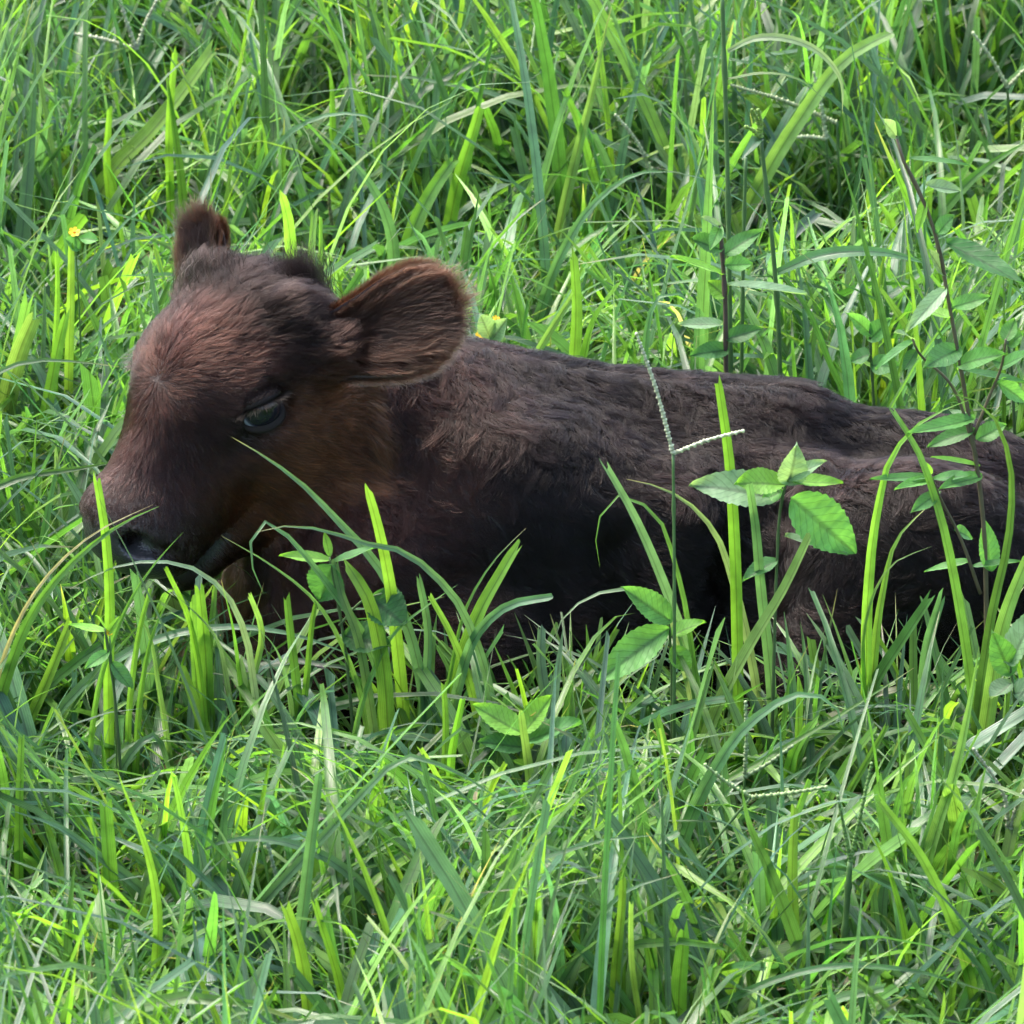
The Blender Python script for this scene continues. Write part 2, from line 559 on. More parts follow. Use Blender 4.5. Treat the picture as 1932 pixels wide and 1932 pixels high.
# ---- coat: hair strands that lie along the body
def sample_surface(V, F, n, r, weight=None):
    V = np.asarray(V); T = np.asarray(F)
    if T.shape[1] == 4:
        T = np.concatenate([T[:, [0, 1, 2]], T[:, [0, 2, 3]]])
    a, b, c = V[T[:, 0]], V[T[:, 1]], V[T[:, 2]]
    ar = np.linalg.norm(np.cross(b - a, c - a), axis=1)
    if weight is not None:
        ar = ar * weight[T].mean(1)
    cum = np.cumsum(ar); pick = np.searchsorted(cum, r.random(n) * cum[-1])
    pick = np.minimum(pick, len(T) - 1)
    u = np.sqrt(r.random(n)); v = r.random(n)
    w0 = 1 - u; w1 = u * (1 - v); w2 = u * v
    W = np.stack([w0, w1, w2], 1)
    return T[pick], W

def interp(A, tri, W):
    return (np.asarray(A)[tri] * (W[..., None] if np.asarray(A).ndim > 1 else W)).sum(1)

NP_ = 6
def grow(roots, normals, flow, length, lift, wave, tint, clump_r, clump_k, seed):
    """strands of NP_ points; flow is tangent, lift the share of the normal"""
    r = np.random.default_rng(seed)
    n = len(roots)
    ts = np.linspace(0, 1, NP_)
    side = np.cross(normals, flow)
    t = ts[None, :, None]
    ang = r.normal(0, .16, n)[:, None]
    fl = unit(flow * np.cos(ang) + side * np.sin(ang))
    side = np.cross(normals, fl)
    w1 = vnoise(roots, .016, seed + 1)[:, None, None]
    w2 = vnoise(roots, .006, seed + 2)[:, None, None]
    L_ = (length * (1 + .22 * r.normal(0, 1, n)).clip(.35, 1.7))[:, None, None]
    up = lift[:, None, None] * (t - .72 * t * t)
    pts = roots[:, None, :] + L_ * (t * fl[:, None, :] + up * normals[:, None, :]
        + side[:, None, :] * (wave[:, None, None] * (w1 * t * t * 1.1 + .22 * np.sin(t * 5 + 6.3 * w2) * t)))
    if clump_r is not None:
        m = max(200, int(n * clump_r))
        gi = r.choice(n, m, replace=False)
        kd = KDTree(m)
        for k, i in enumerate(gi):
            kd.insert(roots[i], k)
        kd.balance()
        own = np.fromiter((kd.find(p)[1] for p in roots), int, n)
        G = pts[gi[own]]
        kk = (clump_k * (.4 + .6 * r.random(n)))[:, None, None] * t ** 1.4
        pts = pts + (G - pts) * kk
    return pts

def add_coat(name, strands, tints, radius, mat, parent):
    hc = bpy.data.hair_curves.new(name)
    n = len(strands)
    hc.add_curves([NP_] * n)
    hc.points.foreach_set('position', np.asarray(strands, np.float32).ravel())
    ts = np.linspace(0, 1, NP_)
    rad = (radius[:, None] * (1 - .75 * ts[None, :] ** 1.5)).astype(np.float32)
    hc.points.foreach_set('radius', rad.ravel())
    at = hc.attributes.new('tint', 'FLOAT_COLOR', 'CURVE')
    c = np.ones((n, 4), np.float32); c[:, :3] = tints
    at.data.foreach_set('color', c.ravel())
    hc.materials.append(mat)
    o = bpy.data.objects.new(name, hc)
    COL.objects.link(o)
    o.parent = parent
    return o

m_hair, nt, N, L, out = new_mat('calf_hair')
at = N.new('ShaderNodeAttribute'); at.attribute_name = 'tint'
hb = N.new('ShaderNodeBsdfHairPrincipled')
hb.model = 'CHIANG'
hb.parametrization = 'COLOR'
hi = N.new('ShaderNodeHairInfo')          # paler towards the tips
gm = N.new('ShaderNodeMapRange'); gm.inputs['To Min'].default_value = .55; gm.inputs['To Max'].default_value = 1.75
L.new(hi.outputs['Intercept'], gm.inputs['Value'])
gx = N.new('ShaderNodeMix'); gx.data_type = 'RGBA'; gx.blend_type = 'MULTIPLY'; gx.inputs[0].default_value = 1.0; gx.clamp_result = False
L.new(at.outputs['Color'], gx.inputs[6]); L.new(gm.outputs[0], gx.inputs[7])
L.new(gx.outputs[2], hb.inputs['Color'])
hb.inputs['Roughness'].default_value = .27
hb.inputs['Radial Roughness'].default_value = .45
hb.inputs['Coat'].default_value = .0
hb.inputs['IOR'].default_value = 1.25
hb.inputs['Random Roughness'].default_value = .3
L.new(hb.outputs[0], out.inputs[0])

NH = 330000
_r = np.random.default_rng(11)
wgt = (1 - NOSE) * np.where(BV[:, 2] < .03, .1, 1.0) * (1 + .9 * _bhead)
# the far, hidden flank needs fewer strands
wgt = wgt * np.where((BN @ FWD > .35) & (_bhead < .5), .45, 1.0)
for sg in (-1, 1):
    wgt = wgt * (np.linalg.norm(BV - EYE[sg], axis=1) > .0235)
tri, W = sample_surface(BV, BF, NH, _r, wgt)
rp = interp(BV, tri, W); rn = unit(interp(BN, tri, W))
col, hh, head = coat_colour(rp)
ha, hb_, hc_ = hh[:, 0], hh[:, 1], hh[:, 2]
# flow on the head: away from the whorl on the forehead, then back over the cheeks
Wl = np.array([.134, .006, 0.0])
d = (hh - Wl) * HSC
flow_h = d @ HR.T
rad = np.linalg.norm(d, axis=1)
back_dir = -HF * .55 - HU * .75
side_w = sstep(np.abs(hc_), .035, .07)[:, None]
flow_h = unit(flow_h) + side_w * unit(back_dir) * .8 + (HS[None] * np.sign(hc_)[:, None]) * .15
# below the eyes the hair runs back towards the jaw
low = (sstep(-hb_, .08, .14))[:, None]
flow_h = unit(flow_h) + low * (unit(-HF * .25 - HU * .8 + np.array([.5, 0, -.2]))) * .9
# flow on the trunk: down from the spine, sweeping to the rear lower down
zrel = np.clip((rp[:, 2] - .10) / .2, 0, 1)
flow_b = np.stack([.55 + .75 * (1 - zrel) + .35 * vnoise(rp, .07, 21), (-.55 * zrel) * (rp[:, 1] < .13) + .4 * (rp[:, 1] >= .13), -.95 * zrel - .18 + .30 * vnoise(rp, .06, 22)], 1)
sw = np.exp(-((rp[:, 0] - .30) ** 2 + (rp[:, 2] - .16) ** 2) / .055 ** 2)[:, None] * (rp[:, 1] < .08)[:, None]   # swirl on the flank
q = rp - np.array([.30, 0, .165])
flow_b = flow_b * (1 - .8 * sw) + np.stack([-q[:, 2], 0 * q[:, 0], q[:, 0]], 1) / .04 * sw
neck = sstep(-rp[:, 0], .05, .17)[:, None]
flow_b = flow_b * (1 - .75 * neck) + neck * .75 * np.array([.25, -.1, -1.0])
flow = flow_b + (unit(flow_h) - flow_b) * head[:, None]
flow = flow - rn * (flow * rn).sum(1, keepdims=True)
flow = unit(flow)
nz_ = vnoise(rp, .03, 31)
length = .0165 * (1 + .25 * nz_) * (1 - head) + head * .0132
top = (1 - head) * sstep(rn[:, 2], .2, .8)
length = length * (1 + .15 * top)
pollm = head * (1 - sstep(ha, .03, .10)) * sstep(hb_, -.09, -.03)
length = length + pollm * .014
jawm = head * sstep(-hb_, .10, .16) * (1 - sstep(ha, .12, .2))
fringe = np.exp(-((head - .62) / .28) ** 2) * (ha < .16) * (hb_ < -.05) * (hc_ > 0)
length = length + jawm * .006 + fringe * .009
col = col + (np.array([.11, .045, .020]) - col) * (fringe * .7 * np.clip(.6 + .6 * vnoise(rp, .02, 35), 0, 1))[:, None]
length = length * (1 - .65 * head * sstep(ha, .19, .26))
eyem = np.minimum(np.linalg.norm(rp - EYE[1], axis=1), np.linalg.norm(rp - EYE[-1], axis=1))
length = length * (.35 + .65 * sstep(eyem, .024, .045))
length = length * (.55 + .45 * sstep(rad, .0, .03) * head + .45 * (1 - head))
lift = .34 + .12 * _r.normal(0, 1, NH) + .22 * pollm + .15 * jawm + .3 * fringe + .30 * top * np.abs(vnoise(rp, .02, 33))
lift = np.clip(lift, .12, 1.1)
wave = .66 * (1 - head) + .20 * head + .6 * top + .5 * pollm
strands = grow(rp, rn, flow, length, lift, wave, col, (.034), .82 * (1 - head) + .48 * head + .42 * pollm, 41)
tvar = np.exp(_r.normal(0, .45, NH) + .60 * vnoise(rp, .0045, 36) + .25 * vnoise(rp, .011, 37))[:, None]
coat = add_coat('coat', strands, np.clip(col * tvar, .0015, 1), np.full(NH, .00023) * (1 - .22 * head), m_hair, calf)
coat['kind'] = 'stuff'
coat['label'] = 'short dark brown hair, rusty on the cheek and black along the back'

# ears
def ear_coat(ear, seed):
    parent, (EV, EF, E_nt, E_nw, E_e, E_w, E_n), EN = ear
    r = np.random.default_rng(seed)
    fq = np.array(EF)
    n = 17000
    tri, W = sample_surface(EV, fq, n, r)
    p = interp(EV, tri, W); nn = unit(interp(EN, tri, W))
    ij = np.arange(E_nt * E_nw).reshape(E_nt, E_nw)
    tpar = np.repeat(np.linspace(0, 1, E_nt), E_nw); upar = np.tile(np.linspace(-1, 1, E_nw), E_nt)
    tt = interp(tpar, tri, W); uu = interp(upar, tri, W)
    side = np.where(r.random(n) < .5, 1.0, -1.0)
    p = p + nn * side[:, None] * .0024; nr = nn * side[:, None]
    fl = E_e[None] * .9 + E_w[None] * (uu * .5)[:, None] * np.where(side > 0, .5, .9)[:, None]
    fl = unit(fl - nr * (fl * nr).sum(1, keepdims=True))
    ln = np.where(side > 0, .013 + .014 * (np.abs(uu) < .75), .0095)
    lf = np.where(side > 0, .75, .3)
    # fringe round the rim
    m = 4200
    te = r.random(m) ** .85; top = r.random(m) < .55
    ei = np.clip((te * (E_nt - 1)).astype(int), 0, E_nt - 1)
    pe = np.where(top[:, None], EV[ij[ei, -1]], EV[ij[ei, 0]])
    e2 = np.clip(ei + 1, 0, E_nt - 1)
    pe2 = np.where(top[:, None], EV[ij[e2, -1]], EV[ij[e2, 0]])
    fr = r.random(m)[:, None]
    pe = pe + (pe2 - pe) * fr
    fe = unit(E_e[None] * (.45 + .9 * te[:, None] ** 2) + E_w[None] * np.where(top, 1.0, -1.0)[:, None] * .8 + r.normal(0, .12, (m, 3)))
    tip = te > .93
    p = np.concatenate([p, pe]); nr = np.concatenate([nr, np.where(r.random(m) < .5, 1, -1)[:, None] * EN[ij[ei, -1]]])
    nr = unit(nr)
    fl = np.concatenate([fl, fe]); ln = np.concatenate([ln, np.full(m, .011)]); lf = np.concatenate([lf, np.full(m, .12)])
    edge = np.concatenate([np.clip(np.maximum(np.abs(uu), np.where(tt > .8, (tt - .8) / .2, 0)), 0, 1), np.ones(m)])
    sd = np.concatenate([side, np.zeros(m)])
    dark = np.array([.009, .0055, .0048]); br = np.array([.034, .0165, .0105])
    n1 = vnoise(p, .022, 51)
    k = np.clip(sstep(edge, .45, 1.0) * .8 + .38 * n1 + .16, 0, 1)[:, None]
    c = dark + (br - dark) * k
    c = c * np.exp(r.normal(0, .25, len(p)))[:, None]
    fl = unit(fl - nr * (fl * nr).sum(1, keepdims=True) * .8)
    st = grow(p, nr, fl, ln, lf, np.full(len(p), .3), c, .08, np.full(len(p), .22), seed)
    o = add_coat('ear_hair', st, np.clip(c, .0015, 1), np.full(len(p), .00019), m_hair, parent)
    o['kind'] = 'stuff'
ear_coat(ears[0], 61)
ear_coat(ears[1], 62)

# whisker-like lashes and the tuft standing up behind the poll
def tuft(name, base, n, spread, axis, ln, seed, tint, parent, lift_noise=.35):
    r = np.random.default_rng(seed)
    b = base + r.normal(0, 1, (n, 3)) * spread
    fl = unit(axis + r.normal(0, lift_noise, (n, 3)))
    nr = unit(np.cross(fl, r.normal(0, 1, (n, 3))))
    st = grow(b, nr, fl, np.full(n, ln), np.full(n, .2), np.full(n, .4), None, .05, np.full(n, .55), seed)
    o = add_coat(name, st, np.tile(tint, (n, 1)) * np.exp(r.normal(0, .3, n))[:, None], np.full(n, .00022), m_hair, parent)
    o['kind'] = 'stuff'
    return o
tuft('poll_tuft', P(577, 556, .03) , 1500, np.array([.010, .010, .008]), np.array([-.25, .1, 1.0]), .034, 71, np.array([.006, .0042, .004]), calf, .25)
tuft('poll_tuft', H(.01, -.015, -.02), 900, np.array([.022, .018, .006]), np.array([.2, .3, 1.0]), .020, 72, np.array([.007, .005, .0045]), calf, .4)
def lashes(sg, seed):
    r = np.random.default_rng(seed)
    eye, look, fx, up = EYEF[sg]
    n = 260
    x = r.uniform(-1.0, .75, n)
    lat = .33 * np.maximum(0, 1 - x * x) ** .55 - .10 * x + .04
    lon = x * 1.42
    d_ = unit(look[None] * (np.cos(lat) * np.cos(lon))[:, None] + fx[None] * (np.sin(lon) * np.cos(lat * .6))[:, None] + up[None] * np.sin(lat)[:, None])
    b = EYE[sg] + d_ * RE * 1.1
    fl = unit(d_ * 1.0 - up[None] * .55 + r.normal(0, .10, (n, 3)))
    st = grow(b, np.tile(up, (n, 1)), fl, np.full(n, .0125), np.full(n, .5), np.full(n, .1), None, None, 0, seed)
    o = add_coat('eyelashes', st, np.tile([.012, .009, .008], (n, 1)), np.full(n, .00016), m_hair, eye)
    o['kind'] = 'stuff'
lashes(1, 81); lashes(-1, 82)
def lid_hair(sg, g, look, fx, up, sgn, eye, seed):
    r = np.random.default_rng(seed)
    nu, nv, _ = g.shape
    n = 1100
    i = r.uniform(2.5, nu - 3.5, n); j = 1.6 + r.uniform(0, 1, n) * (nv - 2.7)
    i0 = i.astype(int); j0 = j.astype(int); a = (i - i0)[:, None]; b = (j - j0)[:, None]
    p = (g[i0, j0] * (1 - a) + g[i0 + 1, j0] * a) * (1 - b) + (g[i0, j0 + 1] * (1 - a) + g[i0 + 1, j0 + 1] * a) * b
    nr = unit(p - EYE[sg])
    fl = -fx[None] * .8 + up[None] * sgn * .5 + r.normal(0, .15, (n, 3))
    fl = unit(fl - nr * (fl * nr).sum(1, keepdims=True))
    c = np.array([.020, .011, .008]) * np.exp(r.normal(0, .35, n))[:, None]
    st = grow(p, nr, fl, np.full(n, .0055), np.full(n, .35), np.full(n, .3), c, .06, np.full(n, .4), seed)
    o = add_coat('eyelid_hair', st, c, np.full(n, .00017), m_hair, eye)
    o['kind'] = 'stuff'
for _k, (sg, g, look, fx, up, sgn, eye) in enumerate(LIDS):
    lid_hair(sg, g, look, fx, up, sgn, eye, 90 + _k)

# ================================================================== GROUND
m_soil, nt, N, L, out = new_mat('soil')
bs = N.new('ShaderNodeBsdfPrincipled'); bs.inputs['Roughness'].default_value = .95
tc = N.new('ShaderNodeTexCoord')
nz = N.new('ShaderNodeTexNoise'); nz.inputs['Scale'].default_value = 28; nz.inputs['Detail'].default_value = 8
L.new(tc.outputs['Object'], nz.inputs['Vector'])
cr = N.new('ShaderNodeValToRGB')
cr.color_ramp.elements[0].position = .35; cr.color_ramp.elements[0].color = (.020, .017, .010, 1)
cr.color_ramp.elements[1].position = .7; cr.color_ramp.elements[1].color = (.050, .058, .022, 1)
L.new(nz.outputs[0], cr.inputs[0]); L.new(cr.outputs[0], bs.inputs['Base Color'])
bp = N.new('ShaderNodeBump'); bp.inputs['Strength'].default_value = .8; bp.inputs['Distance'].default_value = .02
L.new(nz.outputs[0], bp.inputs['Height']); L.new(bp.outputs[0], bs.inputs['Normal']); L.new(bs.outputs[0], out.inputs[0])
_gx = np.concatenate([-np.geomspace(900, 4, 14), np.linspace(-3, 3, 49), np.geomspace(4, 900, 14)])
GX, GY = np.meshgrid(_gx, _gx + .6, indexing='ij')
_gp = np.stack([GX.ravel(), GY.ravel(), np.zeros(GX.size)], 1)
_fade = np.exp(-(np.hypot(_gp[:, 0], _gp[:, 1]) / 5) ** 2)
def ground_z(x, y):
    p = np.stack([np.asarray(x, float).ravel(), np.asarray(y, float).ravel(), np.zeros(np.size(x))], 1)
    return .012 * vnoise(p, .55, 90)
_gp[:, 2] = ground_z(_gp[:, 0], _gp[:, 1]) * _fade
k_ = len(_gx)
_ii = np.arange(k_ * k_).reshape(k_, k_)
gf = np.stack([_ii[:-1, :-1], _ii[1:, :-1], _ii[1:, 1:], _ii[:-1, 1:]], -1).reshape(-1, 4)
ground = mesh_obj('ground', _gp, gf, m_soil)
tag(ground, 'dark soil under the pasture grass', 'ground', kind='structure')

# ================================================================== LEAF MATERIALS
def leaf_material(name, trans=.43, rough=.31, veins=26.0, spec=.6, pinnate=False):
    m, nt, N, L, out = new_mat(name)
    at = N.new('ShaderNodeAttribute'); at.attribute_name = 'tint'
    uv = N.new('ShaderNodeAttribute'); uv.attribute_name = 'strip'
    sx = N.new('ShaderNodeSeparateXYZ'); L.new(uv.outputs['Vector'], sx.inputs[0])
    # fine parallel veins across the blade
    mu = N.new('ShaderNodeMath'); mu.operation = 'MULTIPLY'; mu.inputs[1].default_value = veins; L.new(sx.outputs['X'], mu.inputs[0])
    sn = N.new('ShaderNodeMath'); sn.operation = 'SINE'; L.new(mu.outputs[0], sn.inputs[0])
    ab = N.new('ShaderNodeMath'); ab.operation = 'ABSOLUTE'; L.new(sx.outputs['X'], ab.inputs[0])
    if pinnate:
        k1 = N.new('ShaderNodeMath'); k1.operation = 'MULTIPLY'; k1.inputs[1].default_value = -2.4; L.new(ab.outputs[0], k1.inputs[0])
        k2 = N.new('ShaderNodeMath'); k2.operation = 'MULTIPLY_ADD'; k2.inputs[1].default_value = 9.0; L.new(sx.outputs['Y'], k2.inputs[0]); L.new(k1.outputs[0], k2.inputs[2])
        k3 = N.new('ShaderNodeMath'); k3.operation = 'PINGPONG'; k3.inputs[1].default_value = .5; L.new(k2.outputs[0], k3.inputs[0])
        sn = N.new('ShaderNodeMapRange'); sn.inputs['From Min'].default_value = .0; sn.inputs['From Max'].default_value = .14
        sn.inputs['To Min'].default_value = -2.2; sn.inputs['To Max'].default_value = .6; L.new(k3.outputs[0], sn.inputs['Value'])
    mid = N.new('ShaderNodeMapRange'); mid.inputs['From Min'].default_value = .05; mid.inputs['From Max'].default_value = .16
    mid.inputs['To Min'].default_value = .62; mid.inputs['To Max'].default_value = 1.0; L.new(ab.outputs[0], mid.inputs['Value'])
    tcn = N.new('ShaderNodeTexCoord')
    nz = N.new('ShaderNodeTexNoise'); nz.inputs['Scale'].default_value = 55; nz.inputs['Detail'].default_value = 4
    L.new(tcn.outputs['Object'], nz.inputs['Vector'])
    nm = N.new('ShaderNodeMapRange'); nm.inputs['From Min'].default_value = .3; nm.inputs['From Max'].default_value = .7
    nm.inputs['To Min'].default_value = .78; nm.inputs['To Max'].default_value = 1.2; L.new(nz.outputs[0], nm.inputs['Value'])
    vv = N.new('ShaderNodeMath'); vv.operation = 'MULTIPLY_ADD'; vv.inputs[1].default_value = .10; vv.inputs[2].default_value = 1.0; L.new(sn.outputs[0], vv.inputs[0])
    m1 = N.new('ShaderNodeMath'); m1.operation = 'MULTIPLY'; L.new(vv.outputs[0], m1.inputs[0]); L.new(mid.outputs[0], m1.inputs[1])
    m2 = N.new('ShaderNodeMath'); m2.operation = 'MULTIPLY'; L.new(m1.outputs[0], m2.inputs[0]); L.new(nm.outputs[0], m2.inputs[1])
    mc = N.new('ShaderNodeMix'); mc.data_type = 'RGBA'; mc.blend_type = 'MULTIPLY'; mc.inputs[0].default_value = 1.0
    L.new(at.outputs['Color'], mc.inputs[6]); L.new(m2.outputs[0], mc.inputs[7])
    bs = N.new('ShaderNodeBsdfPrincipled'); bs.inputs['Roughness'].default_value = rough; bs.inputs['Specular IOR Level'].default_value = spec
    L.new(mc.outputs[2], bs.inputs['Base Color'])
    bp = N.new('ShaderNodeBump'); bp.inputs['Strength'].default_value = .25; bp.inputs['Distance'].default_value = .0008
    L.new(sn.outputs[0], bp.inputs['Height']); L.new(bp.outputs[0], bs.inputs['Normal'])
    tr = N.new('ShaderNodeBsdfTranslucent')
    tm = N.new('ShaderNodeMix'); tm.data_type = 'RGBA'; tm.blend_type = 'MULTIPLY'; tm.inputs[0].default_value = 1.0
    tm.inputs[7].default_value = (2.35, 2.35, .98, 1)
    L.new(mc.outputs[2], tm.inputs[6]); L.new(tm.outputs[2], tr.inputs['Color'])
    mx = N.new('ShaderNodeMixShader'); mx.inputs[0].default_value = trans
    L.new(bs.outputs[0], mx.inputs[1]); L.new(tr.outputs[0], mx.inputs[2]); L.new(mx.outputs[0], out.inputs[0])
    return m
m_grass = leaf_material('grass_blade')
m_weed = leaf_material('weed_leaf', .34, .5, 0.0, .35, True)

# ================================================================== GRASS (the uncountable mass)
NSEG = 7
def blades(root, length, az, lean, bend, width, twist, cut, tint, seed):
    """vectorised grass blades -> verts, quads, tints, strip coords"""
    r = np.random.default_rng(seed)
    n = len(root)
    s = np.linspace(0, 1, NSEG + 1)
    full = np.where(cut > 0, 1.0 / np.maximum(cut, .2), 1.0)       # cut blades are long blades cropped short
    th = lean[:, None] + bend[:, None] * (s[None] ** 1.3)
    ds = length[:, None] / NSEG
    thm = .5 * (th[:, 1:] + th[:, :-1])
    hor = np.concatenate([np.zeros((n, 1)), np.cumsum(np.sin(thm) * ds, 1)], 1)
    ver = np.concatenate([np.zeros((n, 1)), np.cumsum(np.cos(thm) * ds, 1)], 1)
    ca, sa = np.cos(az)[:, None], np.sin(az)[:, None]
    sway = (r.normal(0, .05, n)[:, None]) * length[:, None] * s[None] ** 2
    C_ = np.stack([hor * ca - sway * sa, hor * sa + sway * ca, ver], -1) + root[:, None, :]
    tan = np.stack([np.sin(th) * ca, np.sin(th) * sa, np.cos(th)], -1)
    lat = np.stack([-sa * np.ones_like(th), ca * np.ones_like(th), np.zeros_like(th)], -1)
    nor = np.cross(tan, lat)
    tw = twist[:, None] * (s[None] - .15)
    lat2 = lat * np.cos(tw)[..., None] + nor * np.sin(tw)[..., None]
    nor2 = np.cross(tan, lat2)
    s_eff = s[None] / full[:, None]
    wprof = np.minimum(1, .55 + 2.2 * s_eff) * (1 - np.clip((s_eff - .30) / .70, 0, 1) ** 1.7)
    wprof = np.maximum(wprof, .03)
    hw = width[:, None] * .5 * wprof
    Lf = C_ - lat2 * hw[..., None] + nor2 * (hw * .35)[..., None]
    Rt = C_ + lat2 * hw[..., None] + nor2 * (hw * .35)[..., None]
    Md = C_.copy()
    # ragged ends where the blade has been bitten or cut
    rag = (cut > 0)[:, None] * width[:, None] * r.normal(0, .55, (n, 3))
    Lf[:, -1] += tan[:, -1] * rag[:, :1]; Md[:, -1] += tan[:, -1] * rag[:, 1:2]; Rt[:, -1] += tan[:, -1] * rag[:, 2:]
    V = np.stack([Lf, Md, Rt], 2)                       # n, seg+1, 3, xyz
    base = (np.arange(n) * (NSEG + 1) * 3)[:, None, None]
    i = np.arange(NSEG)[None, :, None] * 3
    j = np.arange(2)[None, None, :]
    a = base + i + j
    F = np.stack([a, a + 1, a + 4, a + 3], -1).reshape(-1, 4)
    u = np.broadcast_to(np.array([-1.0, 0, 1.0])[None, None], (n, NSEG + 1, 3))
    v = np.broadcast_to(s[None, :, None], u.shape)
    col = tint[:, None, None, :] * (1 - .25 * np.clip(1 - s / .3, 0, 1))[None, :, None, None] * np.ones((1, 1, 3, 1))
    # the very tips of some blades have dried
    dry = (r.random(n) < .16) & (cut <= 0)
    k = (dry[:, None] * np.clip((s[None] - .86) / .1, 0, 1))[..., None, None]
    col = col + (np.array([.30, .25, .13]) - col) * k * .7
    return V.reshape(-1, 3), F, col.reshape(-1, 3), np.stack([u, v], -1).reshape(-1, 2), C_

PAL = np.array([[.040, .106, .032], [.060, .154, .038], [.094, .212, .040], [.138, .275, .036], [.052, .130, .066], [.084, .176, .092], [.27, .27, .17]])
def pick_tint(r, n, w):
    w = np.asarray(w, float); w = w / w.sum()
    c = PAL[r.choice(len(PAL), n, p=w)]
    return c * np.exp(r.normal(0, .16, (n, 1))) * np.exp(r.normal(0, .06, (n, 3)))

def half_width(y):
    dep = (y - CAM[1]) * math.cos(PITCH) + (CAM[2] - .1) * math.sin(PITCH)
    return dep * TANH

HERO = []      # (points in the picture, depth) of the single plants, so the mass does not bury them
def grass_field():
    r = np.random.default_rng(101)
    roots = []; azc = []
    def scatter(dens, ymin, ymax, inner):
        area_w = 3.6
        n = int(dens * area_w * (ymax - ymin))
        x = r.uniform(-area_w / 2, area_w / 2, n); y = r.uniform(ymin, ymax, n)
        hw = half_width(y) + .10
        keep = (np.abs(x) < hw) if inner else (np.abs(x) >= hw)
        return x[keep], y[keep]
    xs = []; ys = []; cs = []; cid = 0
    for dens, y0, y1, inner in ((790, -1.55, .8, True), (590, .8, 2.9, True), (140, -1.55, 2.9, False)):
        cx, cy = scatter(dens, y0, y1, inner)
        for k in range(len(cx)):
            m = r.integers(7, 20)
            sp = r.uniform(.006, .03)
            xs.append(cx[k] + r.normal(0, sp, m)); ys.append(cy[k] + r.normal(0, sp, m)); cs.append(np.full(m, cid)); cid += 1
    x = np.concatenate(xs); y = np.concatenate(ys); ci = np.concatenate(cs)
    n = len(x)
    z = ground_z(x, y)
    p2 = np.stack([x, y, np.zeros(n)], 1)
    ctone = np.random.default_rng(5).normal(0, 1, cid)[ci]
    chgt = np.exp(np.random.default_rng(6).normal(0, .20, cid))[ci]
    caz = np.random.default_rng(8).uniform(0, 2 * math.pi, cid)[ci]
    kind = r.random(n)
    length = np.where(kind < .36, r.uniform(.07, .16, n), np.where(kind < .90, r.normal(.23, .055, n), r.normal(.36, .06, n)))
    length = np.clip(length * chgt * (1 + .22 * vnoise(p2, .45, 7)), .04, .50)
    length = length * (1 + .18 * sstep(y, .3, 1.2))
    az = np.where(r.random(n) < .45, caz + r.normal(0, .7, n), r.uniform(0, 2 * math.pi, n))
    lean = np.abs(r.normal(.24, .26, n)) + .04
    bend = np.abs(r.normal(.50, .45, n))
    arch = r.random(n) < .33
    bend = np.where(arch, r.uniform(1.0, 2.2, n), bend)
    length = np.where(arch, length * 1.25, length)
    width = np.clip(r.lognormal(math.log(.0068), .50, n), .0020, .0170)
    width = np.where(kind < .36, width * .75, width)
    cutm = (r.random(n) < .42) & ~arch
    cut = np.where(cutm, r.uniform(.35, .8, n), 0)
    length = np.where(cutm, length * np.clip(cut + .25, 0, .95), length)
    twist = r.normal(0, .9, n)
    t1 = pick_tint(r, n, (2.7, 3.5, 2.3, .9, 2.1, 1.9, .04))
    # a few blade clumps read yellower, some bluer
    t1 = t1 * np.exp(np.outer(ctone, np.array([.10, .06, -.06])))
    # keep the calf clear of the grass
    lim = np.full(n, 9.0)
    front = (x > -.46) & (x < .62) & (y < .05) & (y > -.9)
    lim = np.where(front, np.clip(.125 + .36 * (-.08 - y), .10, .30), lim)
    lim = np.where(front & (x < -.16), lim + .10, lim)
    apex = length * np.cos(lean + bend * .3) * .95
    length = np.where(apex > lim, length * lim / np.maximum(apex, 1e-3), length)
    root = np.stack([x, y, z - .004], 1)
    V, F, Cc, UV, Ce = blades(root, length, az, lean, bend, width, twist, cut, t1, 9)
    d = grid_sd(Ce)                         # n, seg+1
    bad = (d < .006).any(1)
    px, py = project(Ce.reshape(-1, 3)); px = px.reshape(n, -1); py = py.reshape(n, -1)
    lim_y = np.interp(px, [0, 120, 190, 260, 420, 600, 900, 1050, 1700, 1932], [-9, -9, 1040, 1045, 1040, 1085, 1135, 1115, 1100, 1070])
    bad |= ((Ce[..., 1] < .1) & (py < lim_y)).any(1) & (y < .05)
    # leave the singled-out plants in sight
    gsz = 6
    m = np.full((1932 // gsz + 2, 1932 // gsz + 2), -9.0)
    for hp, hy in HERO:
        ix = np.clip((hp[:, 0] / gsz).astype(int), 0, m.shape[0] - 1); iy = np.clip((hp[:, 1] / gsz).astype(int), 0, m.shape[1] - 1)
        for ax in range(-3, 4):
            for ay in range(-3, 4):
                jx = np.clip(ix + ax, 0, m.shape[0] - 1); jy = np.clip(iy + ay, 0, m.shape[1] - 1)
                m[jx, jy] = np.maximum(m[jx, jy], hy)
    dense = (Ce[:, 1:, :] + Ce[:, :-1, :]) * .5
    both = np.concatenate([Ce[:, 1:], dense], 1)
    qx, qy = project(both.reshape(-1, 3)); qx = qx.reshape(n, -1); qy = qy.reshape(n, -1)
    inside = (qx > 0) & (qx < 1932) & (qy > 0) & (qy < 1932)
    hd_ = m[np.clip((qx / gsz).astype(int), 0, m.shape[0] - 1), np.clip((qy / gsz).astype(int), 0, m.shape[1] - 1)]
    covers = (inside & (hd_ > both[..., 1] + .01)).any(1)
    bad |= covers & (r.random(n) < .97)
    # those that would run through the body are leaned away from it, or left out
    keep = ~bad
